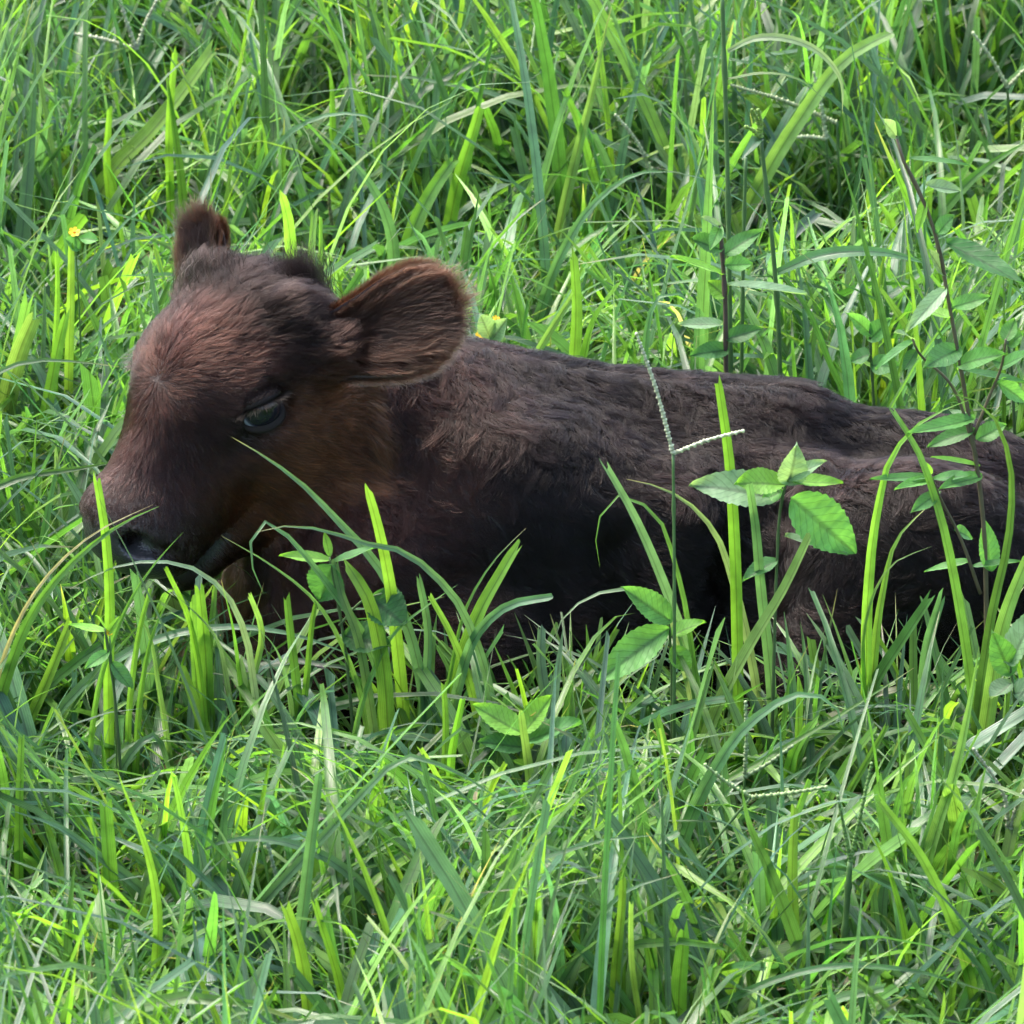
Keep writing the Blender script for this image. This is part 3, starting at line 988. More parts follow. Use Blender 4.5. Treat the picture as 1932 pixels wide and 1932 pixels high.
    nv = (NSEG + 1) * 3
    idx = np.nonzero(keep)[0]
    V = V.reshape(n, nv, 3)[idx].reshape(-1, 3); Cc = Cc.reshape(n, nv, 3)[idx].reshape(-1, 3); UV = UV.reshape(n, nv, 2)[idx].reshape(-1, 2)
    nf = NSEG * 2
    F = (F.reshape(n, nf, 4)[:1] + (np.arange(len(idx)) * nv)[:, None, None]).reshape(-1, 4)
    print('grass blades', len(idx))
    # dead thatch lying low between the blades
    nt_ = 7000
    tx = r.uniform(-1.2, 1.2, nt_); ty = r.uniform(-1.5, 2.4, nt_)
    tr_ = np.stack([tx, ty, ground_z(tx, ty) + r.uniform(.004, .05, nt_)], 1)
    tV, tF, tC, tU, tCe = blades(tr_, r.uniform(.05, .16, nt_), r.uniform(0, 6.28, nt_), r.normal(1.45, .2, nt_), r.normal(.1, .3, nt_), r.uniform(.002, .007, nt_), r.normal(0, 1, nt_), np.where(r.random(nt_) < .5, .6, 0), np.array([.17, .145, .085]) * np.exp(r.normal(0, .35, (nt_, 1))), 10)
    ok = np.nonzero((grid_sd(tCe) > .004).all(1))[0]
    tV = tV.reshape(nt_, nv, 3)[ok].reshape(-1, 3); tC = tC.reshape(nt_, nv, 3)[ok].reshape(-1, 3); tU = tU.reshape(nt_, nv, 2)[ok].reshape(-1, 2)
    tF = (tF.reshape(nt_, nf, 4)[:1] + (np.arange(len(ok)) * nv)[:, None, None]).reshape(-1, 4)
    F = np.concatenate([F, tF + len(V)]); V = np.concatenate([V, tV]); Cc = np.concatenate([Cc, tC]); UV = np.concatenate([UV, tU])
    print('faces', len(F))
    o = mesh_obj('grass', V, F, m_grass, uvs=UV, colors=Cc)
    tag(o, 'dense green pasture grass, long and arching, many blades cropped', 'grass', kind='stuff')
    return o

# ================================================================== SINGLE PLANTS
PXM = FRAME_W / 1932.0                       # metres per picture unit at the calf
def ground_Y(px, py, z=0.0):
    d = FWD + RGT * ((px - 966.0) / 966.0 * TANH) + UPV * ((966.0 - py) / 966.0 * TANH)
    t = (z - CAM[2]) / d[2]
    return (CAM + d * t)[1]
def px_size(Y):
    dep = (Y - CAM[1]) * math.cos(PITCH) + (CAM[2] - .15) * math.sin(PITCH)
    return dep * TANH / 966.0

def spline(pts, n):
    pts = np.asarray(pts, float)
    k = len(pts)
    if k == 2:
        return pts[0] + (pts[1] - pts[0]) * np.linspace(0, 1, n)[:, None]
    d = np.concatenate([[0], np.cumsum(np.linalg.norm(np.diff(pts, axis=0), axis=1))]); d /= d[-1]
    m = np.gradient(pts, d, axis=0)
    t = np.linspace(0, 1, n)
    i = np.clip(np.searchsorted(d, t, 'right') - 1, 0, k - 2)
    h = (d[i + 1] - d[i]); u = ((t - d[i]) / h)[:, None]; h = h[:, None]
    return ((2 * u ** 3 - 3 * u ** 2 + 1) * pts[i] + (u ** 3 - 2 * u ** 2 + u) * h * m[i] + (-2 * u ** 3 + 3 * u ** 2) * pts[i + 1] + (u ** 3 - u ** 2) * h * m[i + 1])

TONE = {'Y': (.118, .250, .038), 'G': (.080, .185, .038), 'B': (.070, .158, .078), 'L': (.125, .240, .070), 'D': (.046, .120, .036), 'P': (.17, .24, .14), 'S': (.30, .30, .19)}  # Y is yellow green, with part of the backlit look put into the tint
hr = np.random.default_rng(2024)

def path3(pts, Y0, Y1, to_ground=True):
    pts = [tuple(p) for p in pts]
    n = len(pts)
    Q = [P(p[0], p[1], Y0 + (Y1 - Y0) * (i / max(1, n - 1))) for i, p in enumerate(pts)]
    if to_ground and Q[0][2] > 0:
        d = Q[0] - Q[1]
        d = d / (abs(d[2]) + 1e-6) * Q[0][2]
        d = np.clip(d, -.05, .05) * .5
        Q.insert(0, np.array([Q[0][0] + d[0], Q[0][1] + d[1] * .3, -.006]))
    return np.array(Q)

def clear_of_calf(Q, step=(0, -.012, 0), gap=.012):
    for _ in range(60):
        dd = grid_sd(spline(Q, 40))
        if dd.min() > gap:
            break
        Q = Q + np.array(step) * np.clip(np.linspace(.8, 1, len(Q)), 0, 1)[:, None]
    return Q

def ribbon(Q, width, cut, roll, n=18, fold=.42):
    c = spline(Q, n)
    c = c + (np.sin(np.linspace(0, 1, n) * hr.uniform(4, 9) + hr.uniform(0, 6)) * np.linspace(0, 1, n) * hr.uniform(.0, .0035))[:, None] * np.array([1, .4, .3])
    tan = unit(np.gradient(c, axis=0))
    view = unit(CAM - c.mean(0))
    n0 = unit(view * .8 + np.array([0, 0, .6]))
    lat = unit(np.cross(tan, n0))
    for i in range(1, n):
        if np.dot(lat[i], lat[i - 1]) < 0: lat[i] = -lat[i]
    nor = unit(np.cross(lat, tan))
    s = np.linspace(0, 1, n)
    rl = roll + .5 * roll * (s - .5)
    lat2 = lat * np.cos(rl)[:, None] + nor * np.sin(rl)[:, None]
    nor2 = unit(np.cross(lat2, tan))
    se = s * (.70 if cut else 1.0)
    wp = np.minimum(1, .6 + 1.8 * se) * (1 - np.clip((se - .35) / .65, 0, 1) ** 1.8)
    wp = np.maximum(wp, .03)
    hw = (width / 2 * wp)[:, None]
    A = c - lat2 * hw + nor2 * hw * fold; B = c + lat2 * hw + nor2 * hw * fold
    A2 = c - lat2 * hw * .5 + nor2 * hw * fold * .42; B2 = c + lat2 * hw * .5 + nor2 * hw * fold * .42
    M = c.copy()
    if cut:
        for X_ in (A, A2, M, B2, B):
            X_[-1] += tan[-1] * width * hr.normal(0, .38)
    V = np.stack([A, A2, M, B2, B], 1)
    F = []
    for i in range(n - 1):
        for j in range(4):
            a = i * 5 + j
            F.append((a, a + 1, a + 6, a + 5))
    uv = np.stack([np.tile([-1, -.5, 0, .5, 1], n), np.repeat(s, 5)], 1)
    return V.reshape(-1, 3), F, uv, s

def note(Q, w=10):
    c = spline(Q, 60)
    c = c[(c[:, 2] > .10)]
    if len(c):
        x, y = project(c)
        HERO.append((np.stack([x, y], 1), c[:, 1].mean()))

def blade_part(Q, width, cut, tone, parent, roll=None, name='blade'):
    V, F, uv, s = ribbon(Q, width, cut, hr.normal(0, .22) if roll is None else roll)
    t = np.array(TONE[tone]) * np.exp(hr.normal(0, .10)) * np.exp(hr.normal(0, .05, 3))
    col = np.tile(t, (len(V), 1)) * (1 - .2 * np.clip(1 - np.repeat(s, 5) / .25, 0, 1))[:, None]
    if not cut and hr.random() < .4:
        k = np.clip((np.repeat(s, 5) - .93) / .06, 0, 1)[:, None]
        col = col + (np.array([.36, .31, .18]) - col) * k * .8
    loc = np.array(parent.location)
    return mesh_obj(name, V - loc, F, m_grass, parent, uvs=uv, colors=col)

def grass_tuft(label, items, Y=None, group=None, extra=2, avoid=False):
    """items: (picture path from base to tip, width in picture units, cut?, tone)"""
    base_px = items[0][0][0]
    root = None
    for pts, w, cut, tone in items:
        Yb = ground_Y(pts[0][0], pts[0][1] + 130) if Y is None else Y
        Q = path3(pts, Yb, Yb + hr.uniform(-.05, .03))
        if avoid:
            Q = clear_of_calf(Q)
        if root is None:
            root = empty('grass_tuft', (Q[0][0], Q[0][1], 0))
            tag(root, label, 'grass', group)
        blade_part(Q, w * px_size(Yb), cut, tone, root)
        note(Q[1:], w)
    # short side blades of the same plant
    b = np.array(root.location)
    for _ in range(extra):
        az = hr.uniform(0, 6.28); ln = hr.uniform(.07, .13)
        d = np.array([math.cos(az), math.sin(az), 0])
        Q = np.array([b + [0, 0, -.004], b + d * ln * .18 + [0, 0, ln * .55], b + d * ln * .5 + [0, 0, ln * .9]])
        if grid_sd(spline(Q, 12)).min() < .01:
            continue
        blade_part(Q, hr.uniform(.006, .010), hr.random() < .5, hr.choice(['G', 'Y', 'D']), root)
    return root

# ---- round stems and beaded seed spikes
def tube(Q, r0, r1, name, mat, parent, tint, n=24, k=7, knob=0.0, teeth=0, nodes=()):
    c = spline(Q, n)
    tan = unit(np.gradient(c, axis=0))
    ref = np.array([0.3, -1.0, .2])
    x = unit(np.cross(tan, ref)); y = np.cross(tan, x)
    s = np.linspace(0, 1, n)
    r = r0 + (r1 - r0) * s
    if teeth:
        ph = s * teeth * math.pi
        bead = np.repeat(np.where(hr.random(teeth + 2) < .12, .45, hr.uniform(.75, 1.25, teeth + 2)), 1)[np.minimum((s * teeth).astype(int), teeth)]
        r = r * (.75 + (.25 + knob) * np.abs(np.sin(ph)) * bead)
        c = c + x * (r * .15 * np.sign(np.sin(ph)) * np.abs(np.sin(ph)))[:, None]
    for nd in nodes:
        r = r * (1 + .45 * np.exp(-((s - nd) / .012) ** 2))
    a = np.linspace(0, 2 * math.pi, k, endpoint=False)
    V = c[:, None, :] + r[:, None, None] * (x[:, None, :] * np.cos(a)[None, :, None] + y[:, None, :] * np.sin(a)[None, :, None])
    F = [(i * k + j, i * k + (j + 1) % k, (i + 1) * k + (j + 1) % k, (i + 1) * k + j) for i in range(n - 1) for j in range(k)]
    F.append(tuple(range(k))[::-1]); F.append(tuple((n - 1) * k + j for j in range(k)))
    V = V.reshape(-1, 3) - np.array(parent.location)
    col = np.tile(np.asarray(tint), (len(V), 1)).astype(float)
    if teeth:
        col = col * (1 + .25 * np.repeat(np.sin(s * teeth * math.pi), k))[:, None]
    uv = np.full((len(V), 2), .5)
    return mesh_obj(name, V, F, mat, parent, uvs=uv, colors=col)

m_stem = leaf_material('stem', .12, .45, 0.0, .4)
def seed_stalk(label, stem, spikes, Y=None, group='grass stalks with seed spikes', tint=(.16, .24, .12), sw=6, avoid=False, leaf=None):
    Yb = ground_Y(stem[0][0], stem[0][1] + 120) if Y is None else Y
    Q = path3(stem, Yb, Yb)
    if avoid: Q = clear_of_calf(Q)
    Yt = Q[-1][1]
    root = empty('seed_stalk', (Q[0][0], Q[0][1], 0))
    tag(root, label, 'grass stalk', group)
    u = px_size(Yb)
    note(Q)
    tube(Q, sw * u * .55, sw * u * .4, 'stem', m_stem, root, (.075, .15, .05), n=30, nodes=(.35, .62, .86))
    for sp in spikes:
        Qs = path3(sp, Yt, Yt - .01, False)
        Qs[0] = Q[-1] if np.linalg.norm(Qs[0] - Q[-1]) < .03 else Qs[0]
        ln = np.linalg.norm(np.diff(Qs, axis=0), axis=1).sum()
        note(Qs)
        teeth = max(12, int(ln / .0032))
        tube(Qs, 3.4 * u, 2.4 * u, 'spike', m_stem, root, tint, n=teeth * 4, k=6, knob=.6, teeth=teeth)
    if leaf:
        for pts, w, cut, tone in leaf:
            blade_part(path3(pts, Yt, Yt - .03, False), w * u, cut, tone, root, name='leaf_blade')
    return root

# ---- broad toothed leaves
def leaf_mesh(base, tip, width, nrm, bow, teeth, tint, parent, name='leaf', rough=.06, shape=.42):
    L_ = np.linalg.norm(tip - base)
    x = unit(tip - base)
    n = unit(nrm - x * np.dot(nrm, x))
    y = np.cross(n, x)
    nr, nc = max(24, teeth * 4), 9
    shape = float(np.clip(hr.normal(shape, .04), .3, .55)); bow = bow + hr.normal(0, .06)
    s = np.linspace(0, 1, nr)
    prof = np.sin(math.pi * s ** (math.log(.5) / math.log(shape))) ** .78
    saw = 1 - .11 * ((s * teeth) % 1.0) * (s > .12) * (s < .97)
    hw = width / 2 * prof * saw + .0002
    u = np.linspace(-1, 1, nc)
    V = []; uv = []; shade = []
    ph = hr.uniform(0, 6)
    for i in range(nr):
        for j in range(nc):
            a = abs(u[j])
            vein = math.sin((s[i] * 1.0 - a * .16) * teeth * 2.1) * (1 if 0 < a else 0)
            z = width * (.20 * a ** 1.2) + .012 * width * vein * (a > .05) + rough * width * math.sin(s[i] * 5 + ph + u[j] * 2) * .5 - bow * L_ * (s[i] ** 2)
            p = base + x * (L_ * s[i] * (1 - .02 * a)) + y * (hw[i] * u[j]) + n * z
            V.append(p); uv.append((u[j], s[i]))
            shade.append((1 + .03 * vein) * (.92 + .16 * hr.random()))
    F = [(i * nc + j, i * nc + j + 1, (i + 1) * nc + j + 1, (i + 1) * nc + j) for i in range(nr - 1) for j in range(nc - 1)]
    V = np.array(V) - np.array(parent.location)
    col = np.asarray(tint)[None] * np.array(shade)[:, None]
    return mesh_obj(name, V, F, m_weed, parent, uvs=np.array(uv), colors=col)

LT = {'b': (.090, .235, .060), 'y': (.130, .290, .045), 'd': (.042, .125, .038), 'p': (.150, .250, .140), 'g': (.066, .180, .054)}
def weed(label, stems, leaves, Y=None, group='broad leaved weeds in the grass', avoid=False, stem_tint=(.07, .12, .045), sw=7, depth=.03, teeth=11):
    """stems: picture paths; leaves: (base, tip, width, tone[, facing])"""
    st0 = stems[0]
    Yb = ground_Y(st0[0][0], st0[0][1] + 60) if Y is None else Y
    u = px_size(Yb)
    Q0 = path3(st0, Yb, Yb)
    dy = 0.0
    if avoid:
        Qc = clear_of_calf(Q0, gap=.03); dy = (Qc - Q0)[:, 1].min(); Q0 = Q0 + np.array([0, dy, 0])
    root = empty('broadleaf_weed', (Q0[0][0], Q0[0][1], 0))
    tag(root, label, 'weed', group)
    note(Q0)
    tube(Q0, sw * u * .6, sw * u * .33, 'stem', m_stem, root, stem_tint, n=28, nodes=(.5, .68, .82, .93))
    for st in stems[1:]:
        tube(path3(st, Yb + dy, Yb + dy - .01, False), sw * u * .40, sw * u * .25, 'branch', m_stem, root, stem_tint, n=18, nodes=(.5, .8))
    for lf in leaves:
        b, t, w, tone = lf[:4]
        face = lf[4] if len(lf) > 4 else hr.uniform(.35, .8)
        off = hr.uniform(-depth, depth * .4)
        B = P(b[0], b[1], Yb + dy); T = P(t[0], t[1], Yb + dy + off)
        for _ in range(30):
            if not avoid or grid_sd(spline(np.array([B, T]), 12)).min() > .012: break
            T = T + np.array([0, -.01, 0]); B = B + np.array([0, -.003, 0])
        note(np.array([B, T]))
        view = unit(CAM - B)
        nrm = unit(view * face + np.array([hr.normal(0, .2), hr.normal(0, .1), 1 - face * .6]))
        leaf_mesh(B, T, w * u, nrm, hr.uniform(.02, .14), teeth if w > 25 else 7, np.array(LT[tone]) * np.exp(hr.normal(0, .12)), root)
    return root

# ------------------------------------------------------------------ tufts standing in front of the calf
F_ = -.20
G1_ = 'blades standing up in front of the calf'
grass_tuft("bluish blade slanting up to the left, its tip just below the calf's eye", [([(772, 1200), (735, 1110), (690, 1045), (640, 990), (560, 905), (495, 855), (443, 822)], 21, 0, 'B')], F_, G1_, avoid=True)
grass_tuft("bright cropped blade standing straight up against the calf's neck below the cheek", [([(752, 1230), (735, 1120), (715, 1030), (690, 925)], 24, 1, 'Y')], F_, G1_, avoid=True)
grass_tuft("long pale blade arching left under the calf's cheek", [([(900, 1215), (860, 1130), (820, 1085), (760, 1040), (690, 1025), (610, 1000), (545, 992), (482, 1004)], 17, 0, 'B')], F_ - .02, G1_, avoid=True)
grass_tuft("bluish blade hooked over at its top below the calf's jaw", [([(720, 1290), (680, 1190), (625, 1110), (580, 1050), (530, 1000), (497, 985), (478, 1010), (474, 1060), (495, 1120)], 19, 0, 'B')], F_ - .01, G1_, avoid=True)
grass_tuft("two bright upright cropped blades below the calf's neck", [([(728, 1350), (715, 1215), (695, 1120), (664, 1066)], 30, 1, 'Y'), ([(700, 1340), (668, 1190), (640, 1120), (628, 1060)], 18, 1, 'L')], F_ - .03, G1_)
grass_tuft("thick bunch of ragged cropped blades under the calf's chin", [([(388, 1310), (384, 1190), (381, 1108)], 26, 1, 'Y'), ([(372, 1310), (364, 1200), (362, 1130)], 18, 1, 'G'), ([(398, 1320), (398, 1200), (400, 1115)], 14, 1, 'Y')], F_, G1_)
grass_tuft("wide bright cropped blade slanting right over the calf's chest, with a thin one beside it", [([(862, 1270), (905, 1150), (945, 1085), (982, 1028)], 29, 1, 'Y'), ([(855, 1260), (888, 1135), (938, 1052), (992, 996)], 9, 0, 'G')], F_, G1_, avoid=True)
grass_tuft("short bluish blade bending right, square ended, on the calf's dark chest", [([(868, 1290), (905, 1190), (955, 1145), (1040, 1128)], 20, 1, 'B')], F_ - .01, G1_, avoid=True)
grass_tuft("grey green blade curling over to the left and down onto the calf's belly", [([(1292, 1260), (1260, 1170), (1220, 1125), (1165, 1114), (1105, 1130), (1063, 1168), (1050, 1210)], 15, 0, 'P')], F_, G1_, avoid=True)
grass_tuft("tall bright blade, the straightest and tallest one against the calf's flank", [([(1390, 1180), (1384, 1010), (1374, 850), (1357, 720)], 22, 1, 'Y')], F_, G1_, avoid=True)
grass_tuft("bluish cropped blade slanting left up the calf's side, left of the forked seed stalk", [([(1300, 1250), (1255, 1110), (1200, 985), (1136, 875)], 23, 1, 'B')], F_, G1_, avoid=True)
grass_tuft("pale blade arching left behind the forked seed stalk", [([(1420, 1250), (1385, 1100), (1345, 1000), (1290, 945), (1235, 918), (1180, 905)], 17, 0, 'P')], F_ + .02, G1_, avoid=True)
grass_tuft("thin sickle shaped blade hanging down to the left on the calf's ribs", [([(1310, 1250), (1275, 1080), (1225, 965), (1170, 935), (1127, 985), (1135, 1068)], 11, 0, 'G')], F_ - .01, G1_, avoid=True)
grass_tuft("upright blue green blade just left of the big weed leaf", [([(1452, 1250), (1436, 1110), (1424, 990), (1412, 916)], 20, 1, 'B')], F_ - .01, G1_, avoid=True)
grass_tuft("broad blade slanting right under the big weed leaves", [([(1350, 1350), (1420, 1215), (1480, 1115), (1530, 1010)], 30, 1, 'L')], F_ - .04, G1_)
grass_tuft("two long yellow green blades springing from one base before the calf's thigh", [([(1636, 1290), (1640, 1120), (1652, 970), (1680, 860), (1740, 795), (1835, 752)], 21, 0, 'Y'), ([(1642, 1290), (1662, 1130), (1700, 1010), (1762, 948)], 18, 0, 'Y'), ([(1628, 1290), (1630, 1180), (1690, 1060), (1760, 1030)], 9, 0, 'L')], F_, G1_, avoid=True)
grass_tuft("long green blade leaning left across the calf's rump, cropped at the tip", [([(1838, 1350), (1812, 1150), (1765, 950), (1722, 845), (1672, 772)], 22, 1, 'G')], F_ - .02, G1_, avoid=True)
grass_tuft("tall blade looping over to the left at the right edge, over the rump", [([(1846, 1330), (1872, 1160), (1908, 1000), (1910, 870), (1880, 785), (1836, 748), (1790, 738)], 20, 0, 'G')], F_ - .03, G1_, avoid=True)
grass_tuft("wide dark green blade leaning right below the calf's thigh", [([(1648, 1300), (1700, 1215), (1762, 1122)], 30, 1, 'D'), ([(1745, 1310), (1752, 1210), (1772, 1130)], 24, 1, 'B')], F_, G1_, avoid=True)
grass_tuft("broad pale blade leaning out at the right edge", [([(1862, 1340), (1895, 1180), (1945, 1050)], 30, 1, 'L')], F_ - .05, G1_)
grass_tuft("long thin blade lying to the right below the calf's thigh", [([(1235, 1590), (1300, 1520), (1450, 1430), (1600, 1340), (1720, 1262)], 13, 0, 'G')], -.33, G1_)
grass_tuft("stubby cropped blue blade at the foot of the calf's chest", [([(1030, 1320), (1020, 1250), (1022, 1182)], 22, 1, 'B')], F_ + .01, G1_, avoid=True)
grass_tuft("pair of cropped blades leaning left under the calf's chest", [([(800, 1330), (805, 1200), (790, 1090)], 18, 1, 'B'), ([(890, 1320), (850, 1200), (812, 1120)], 16, 1, 'G')], F_, G1_, avoid=True)
grass_tuft("thin blade with a dried tip leaning right below the neck", [([(695, 1290), (740, 1200), (810, 1140), (866, 1102)], 11, 0, 'L')], F_ - .03, G1_)
grass_tuft("slender blade leaning left under the jaw, tip dried", [([(660, 1260), (590, 1130), (500, 1055), (422, 1008)], 11, 0, 'L')], F_ - .01, G1_, avoid=True)
# beside the muzzle
G2_ = 'blades around the muzzle'
grass_tuft("upright bright blade standing right before the calf's nose", [([(206, 1280), (208, 1120), (197, 990), (182, 905)], 20, 1, 'Y')], -.24, G2_, avoid=True)
grass_tuft("green blade rising right across the calf's nostril", [([(10, 1290), (80, 1130), (160, 1040), (235, 985), (296, 957)], 22, 0, 'G')], -.25, G2_, avoid=True)
grass_tuft("thin pale dried blade running up over the calf's nose", [([(10, 1230), (90, 1090), (180, 1005), (282, 955)], 9, 0, 'S')], -.24, G2_, avoid=True)
grass_tuft("long grey green blade arching left under the calf's mouth", [([(478, 1290), (462, 1190), (425, 1115), (365, 1070), (290, 1058), (210, 1072), (130, 1112)], 14, 0, 'P')], F_ - .03, G2_, avoid=True)
grass_tuft("short pointed blade leaning right below the nostril", [([(200, 1250), (255, 1120), (300, 1055), (346, 1004)], 11, 0, 'G')], -.26, G2_, avoid=True)
grass_tuft("small yellow green blade leaning left under the calf's lip", [([(375, 1270), (350, 1150), (314, 1066)], 12, 1, 'Y')], F_ - .02, G2_, avoid=True)
grass_tuft("dark wide blade reaching in from the left edge behind the muzzle", [([(-60, 950), (40, 900), (140, 885), (238, 868)], 22, 0, 'D')], .10, G2_, avoid=True)
grass_tuft("pale blue blade bowing over from the left edge to the calf's forehead", [([(-60, 760), (0, 700), (70, 680), (150, 682), (226, 692)], 17, 0, 'B')], .22, G2_, avoid=True)

grass_tuft("thin blades leaning across the calf's chin, just right of the ragged bunch", [([(455, 1290), (440, 1180), (415, 1095)], 12, 0, 'G'), ([(470, 1300), (490, 1190), (470, 1120)], 14, 1, 'L'), ([(430, 1300), (405, 1200), (330, 1120)], 12, 0, 'B')], F_ - .01, G2_, avoid=True)
grass_tuft("slim green blades crossing below the calf's lower lip", [([(270, 1300), (290, 1190), (330, 1100)], 13, 0, 'G'), ([(250, 1290), (262, 1180), (280, 1110)], 12, 1, 'Y'), ([(300, 1300), (270, 1180), (215, 1115)], 12, 0, 'L')], -.25, G2_, avoid=True)
grass_tuft("small cropped fan of blades before the calf's throat", [([(560, 1300), (548, 1200), (540, 1120)], 18, 1, 'G'), ([(575, 1300), (590, 1200), (600, 1140)], 14, 1, 'Y'), ([(540, 1300), (510, 1210), (470, 1165)], 13, 0, 'B')], F_ - .01, G2_, avoid=True)

# ------------------------------------------------------------------ foreground
G3_ = 'long blades in the foreground grass'
grass_tuft("long pale arch running right under the calf's head", [([(75, 1400), (200, 1258), (330, 1197), (450, 1183), (560, 1198), (690, 1245)], 20, 0, 'B')], None, G3_)
grass_tuft("long blue blade bent at a sharp knee in the lower left grass", [([(420, 1790), (500, 1700), (620, 1570), (700, 1482), (766, 1428), (850, 1452), (967, 1528)], 19, 0, 'B')], None, G3_)
grass_tuft("bright slim blade curving left in the lower left, left of the knee bent blade", [([(294, 1900), (292, 1700), (264, 1550), (226, 1448)], 20, 0, 'Y')], None, G3_)
grass_tuft("straight bluish cropped blade rising under the knee bent blade", [([(540, 1940), (566, 1760), (585, 1600), (604, 1462)], 23, 1, 'B')], None, G3_)
grass_tuft("broad bluish arch falling to the left in the lower left grass", [([(770, 1800), (700, 1690), (627, 1628), (551, 1596), (466, 1583), (400, 1595), (351, 1630)], 24, 0, 'B')], None, G3_)
grass_tuft("wide bluish blade lying to the left at the lower left edge", [([(320, 1745), (265, 1678), (195, 1622), (115, 1562), (20, 1530)], 25, 0, 'B')], None, G3_)
grass_tuft("two bright yellow green blades at the bottom edge, left of centre", [([(585, 1960), (572, 1850), (558, 1770), (541, 1706)], 28, 1, 'Y'), ([(655, 1960), (637, 1855), (597, 1698)], 18, 1, 'Y')], None, G3_)
grass_tuft("broad grey blue arch bending right below the calf's belly", [([(1275, 1640), (1305, 1545), (1348, 1456), (1417, 1362), (1517, 1312), (1567, 1327), (1590, 1385)], 27, 0, 'B')], None, G3_)
grass_tuft("widest dark blue green blade leaning left in the lower right", [([(1520, 1840), (1490, 1740), (1450, 1645), (1410, 1555), (1400, 1480)], 30, 0, 'D')], None, G3_)
grass_tuft("upright cropped green blade right of the widest dark blade", [([(1500, 1800), (1496, 1640), (1497, 1520)], 21, 1, 'G')], None, G3_)
grass_tuft("tall pale green blade climbing to the right edge", [([(1735, 1690), (1770, 1560), (1800, 1470), (1826, 1352), (1848, 1220)], 28, 0, 'L')], None, G3_)
grass_tuft("long green blade leaning left over the lower right corner", [([(1845, 1930), (1790, 1735), (1730, 1600), (1659, 1500)], 22, 1, 'G')], None, G3_)
grass_tuft("slim yellow green blade between the forked spike and the right corner", [([(1716, 1830), (1695, 1710), (1668, 1620), (1632, 1545)], 14, 0, 'Y')], None, G3_)
grass_tuft("wide cropped stub at the bottom edge, right of centre", [([(1284, 1960), (1283, 1850), (1284, 1750)], 33, 1, 'Y')], None, G3_)
grass_tuft("bright straight cropped blade at the bottom, left of the wide stub", [([(1160, 1960), (1166, 1800), (1173, 1656)], 20, 1, 'Y'), ([(1210, 1960), (1190, 1830), (1194, 1700)], 13, 1, 'L')], None, G3_)
grass_tuft("bluish blade bent right over the bottom centre", [([(1020, 1940), (1090, 1810), (1183, 1682), (1280, 1648)], 19, 0, 'B')], None, G3_)
grass_tuft("low flat arch along the bottom right edge", [([(1270, 1960), (1417, 1868), (1567, 1824), (1717, 1830), (1891, 1878)], 16, 0, 'B')], None, G3_)
grass_tuft("yellow green cropped bunch right of the belly weed", [([(1480, 1500), (1500, 1420), (1540, 1360)], 24, 1, 'Y'), ([(1560, 1520), (1600, 1450), (1650, 1375)], 22, 1, 'Y'), ([(1590, 1530), (1630, 1450), (1668, 1372)], 14, 1, 'G')], None, G3_)
grass_tuft("three cropped yellowish blades fanned below the calf's chest", [([(850, 1490), (858, 1400), (868, 1320)], 16, 1, 'Y'), ([(840, 1490), (838, 1400), (830, 1290)], 14, 1, 'Y'), ([(1000, 1510), (992, 1420), (985, 1345)], 20, 1, 'L')], None, G3_)
grass_tuft("green blade hooked over in the lower left, near the left edge", [([(215, 1490), (250, 1420), (290, 1388), (312, 1430), (318, 1520)], 18, 0, 'B')], None, G3_)
grass_tuft("straight slanting blades left of the calf's chest", [([(30, 1420), (80, 1300), (130, 1180)], 22, 1, 'Y'), ([(40, 1380), (110, 1250), (160, 1180)], 18, 0, 'G')], None, G3_)
grass_tuft("cropped leaning blade under the calf's chest, left side", [([(400, 1430), (372, 1340), (342, 1258)], 24, 1, 'Y'), ([(396, 1420), (394, 1330)  , (396, 1265)], 18, 1, 'G')], None, G3_)
grass_tuft("bright tall blade at the left edge, bottom half", [([(40, 1720), (40, 1560), (36, 1390)], 18, 1, 'Y')], None, G3_)
grass_tuft("two crossing blades near the bottom right corner", [([(1700, 1960), (1760, 1850), (1850, 1720)], 18, 0, 'L'), ([(1890, 1960), (1850, 1830), (1760, 1740)], 20, 0, 'B')], None, G3_)

# ------------------------------------------------------------------ behind the calf
G4_ = 'tall blades behind the calf'
grass_tuft("widest green blade leaning right, in the upper left", [([(185, 370), (226, 311), (276, 261), (331, 195), (405, 92)], 38, 1, 'Y')], None, G4_)
grass_tuft("two upright blades crossing the widest blade, upper left", [([(348, 430), (340, 330), (326, 226), (308, 105)], 18, 0, 'G'), ([(322, 420), (318, 250), (332, 95)], 16, 1, 'Y')], None, G4_)
grass_tuft("short bright cropped blade standing at the far left, above the ear", [([(208, 380), (204, 300), (203, 205)], 15, 1, 'Y'), ([(232, 430), (218, 370), (200, 310)], 16, 1, 'Y')], None, G4_)
grass_tuft("wide cropped blade standing tall above the near ear", [([(845, 450), (858, 380), (876, 300), (903, 206)], 26, 1, 'Y')], None, G4_)
grass_tuft("wide blade leaning right, just left of the tall cropped one above the near ear", [([(765, 480), (785, 420), (815, 360), (857, 300)], 30, 1, 'Y')], None, G4_)
grass_tuft("long thin arch sweeping right over the calf's poll", [([(430, 460), (481, 341), (546, 251), (627, 216), (702, 221), (755, 258)], 14, 0, 'B')], None, G4_)
grass_tuft("big bluish arch bending left above the near ear root", [([(742, 540), (742, 461), (717, 386), (657, 301), (597, 241)], 24, 0, 'B')], None, G4_)
grass_tuft("green blade lying almost level behind the poll", [([(470, 480), (530, 448), (602, 431), (680, 432), (740, 446)], 17, 0, 'G')], None, G4_)
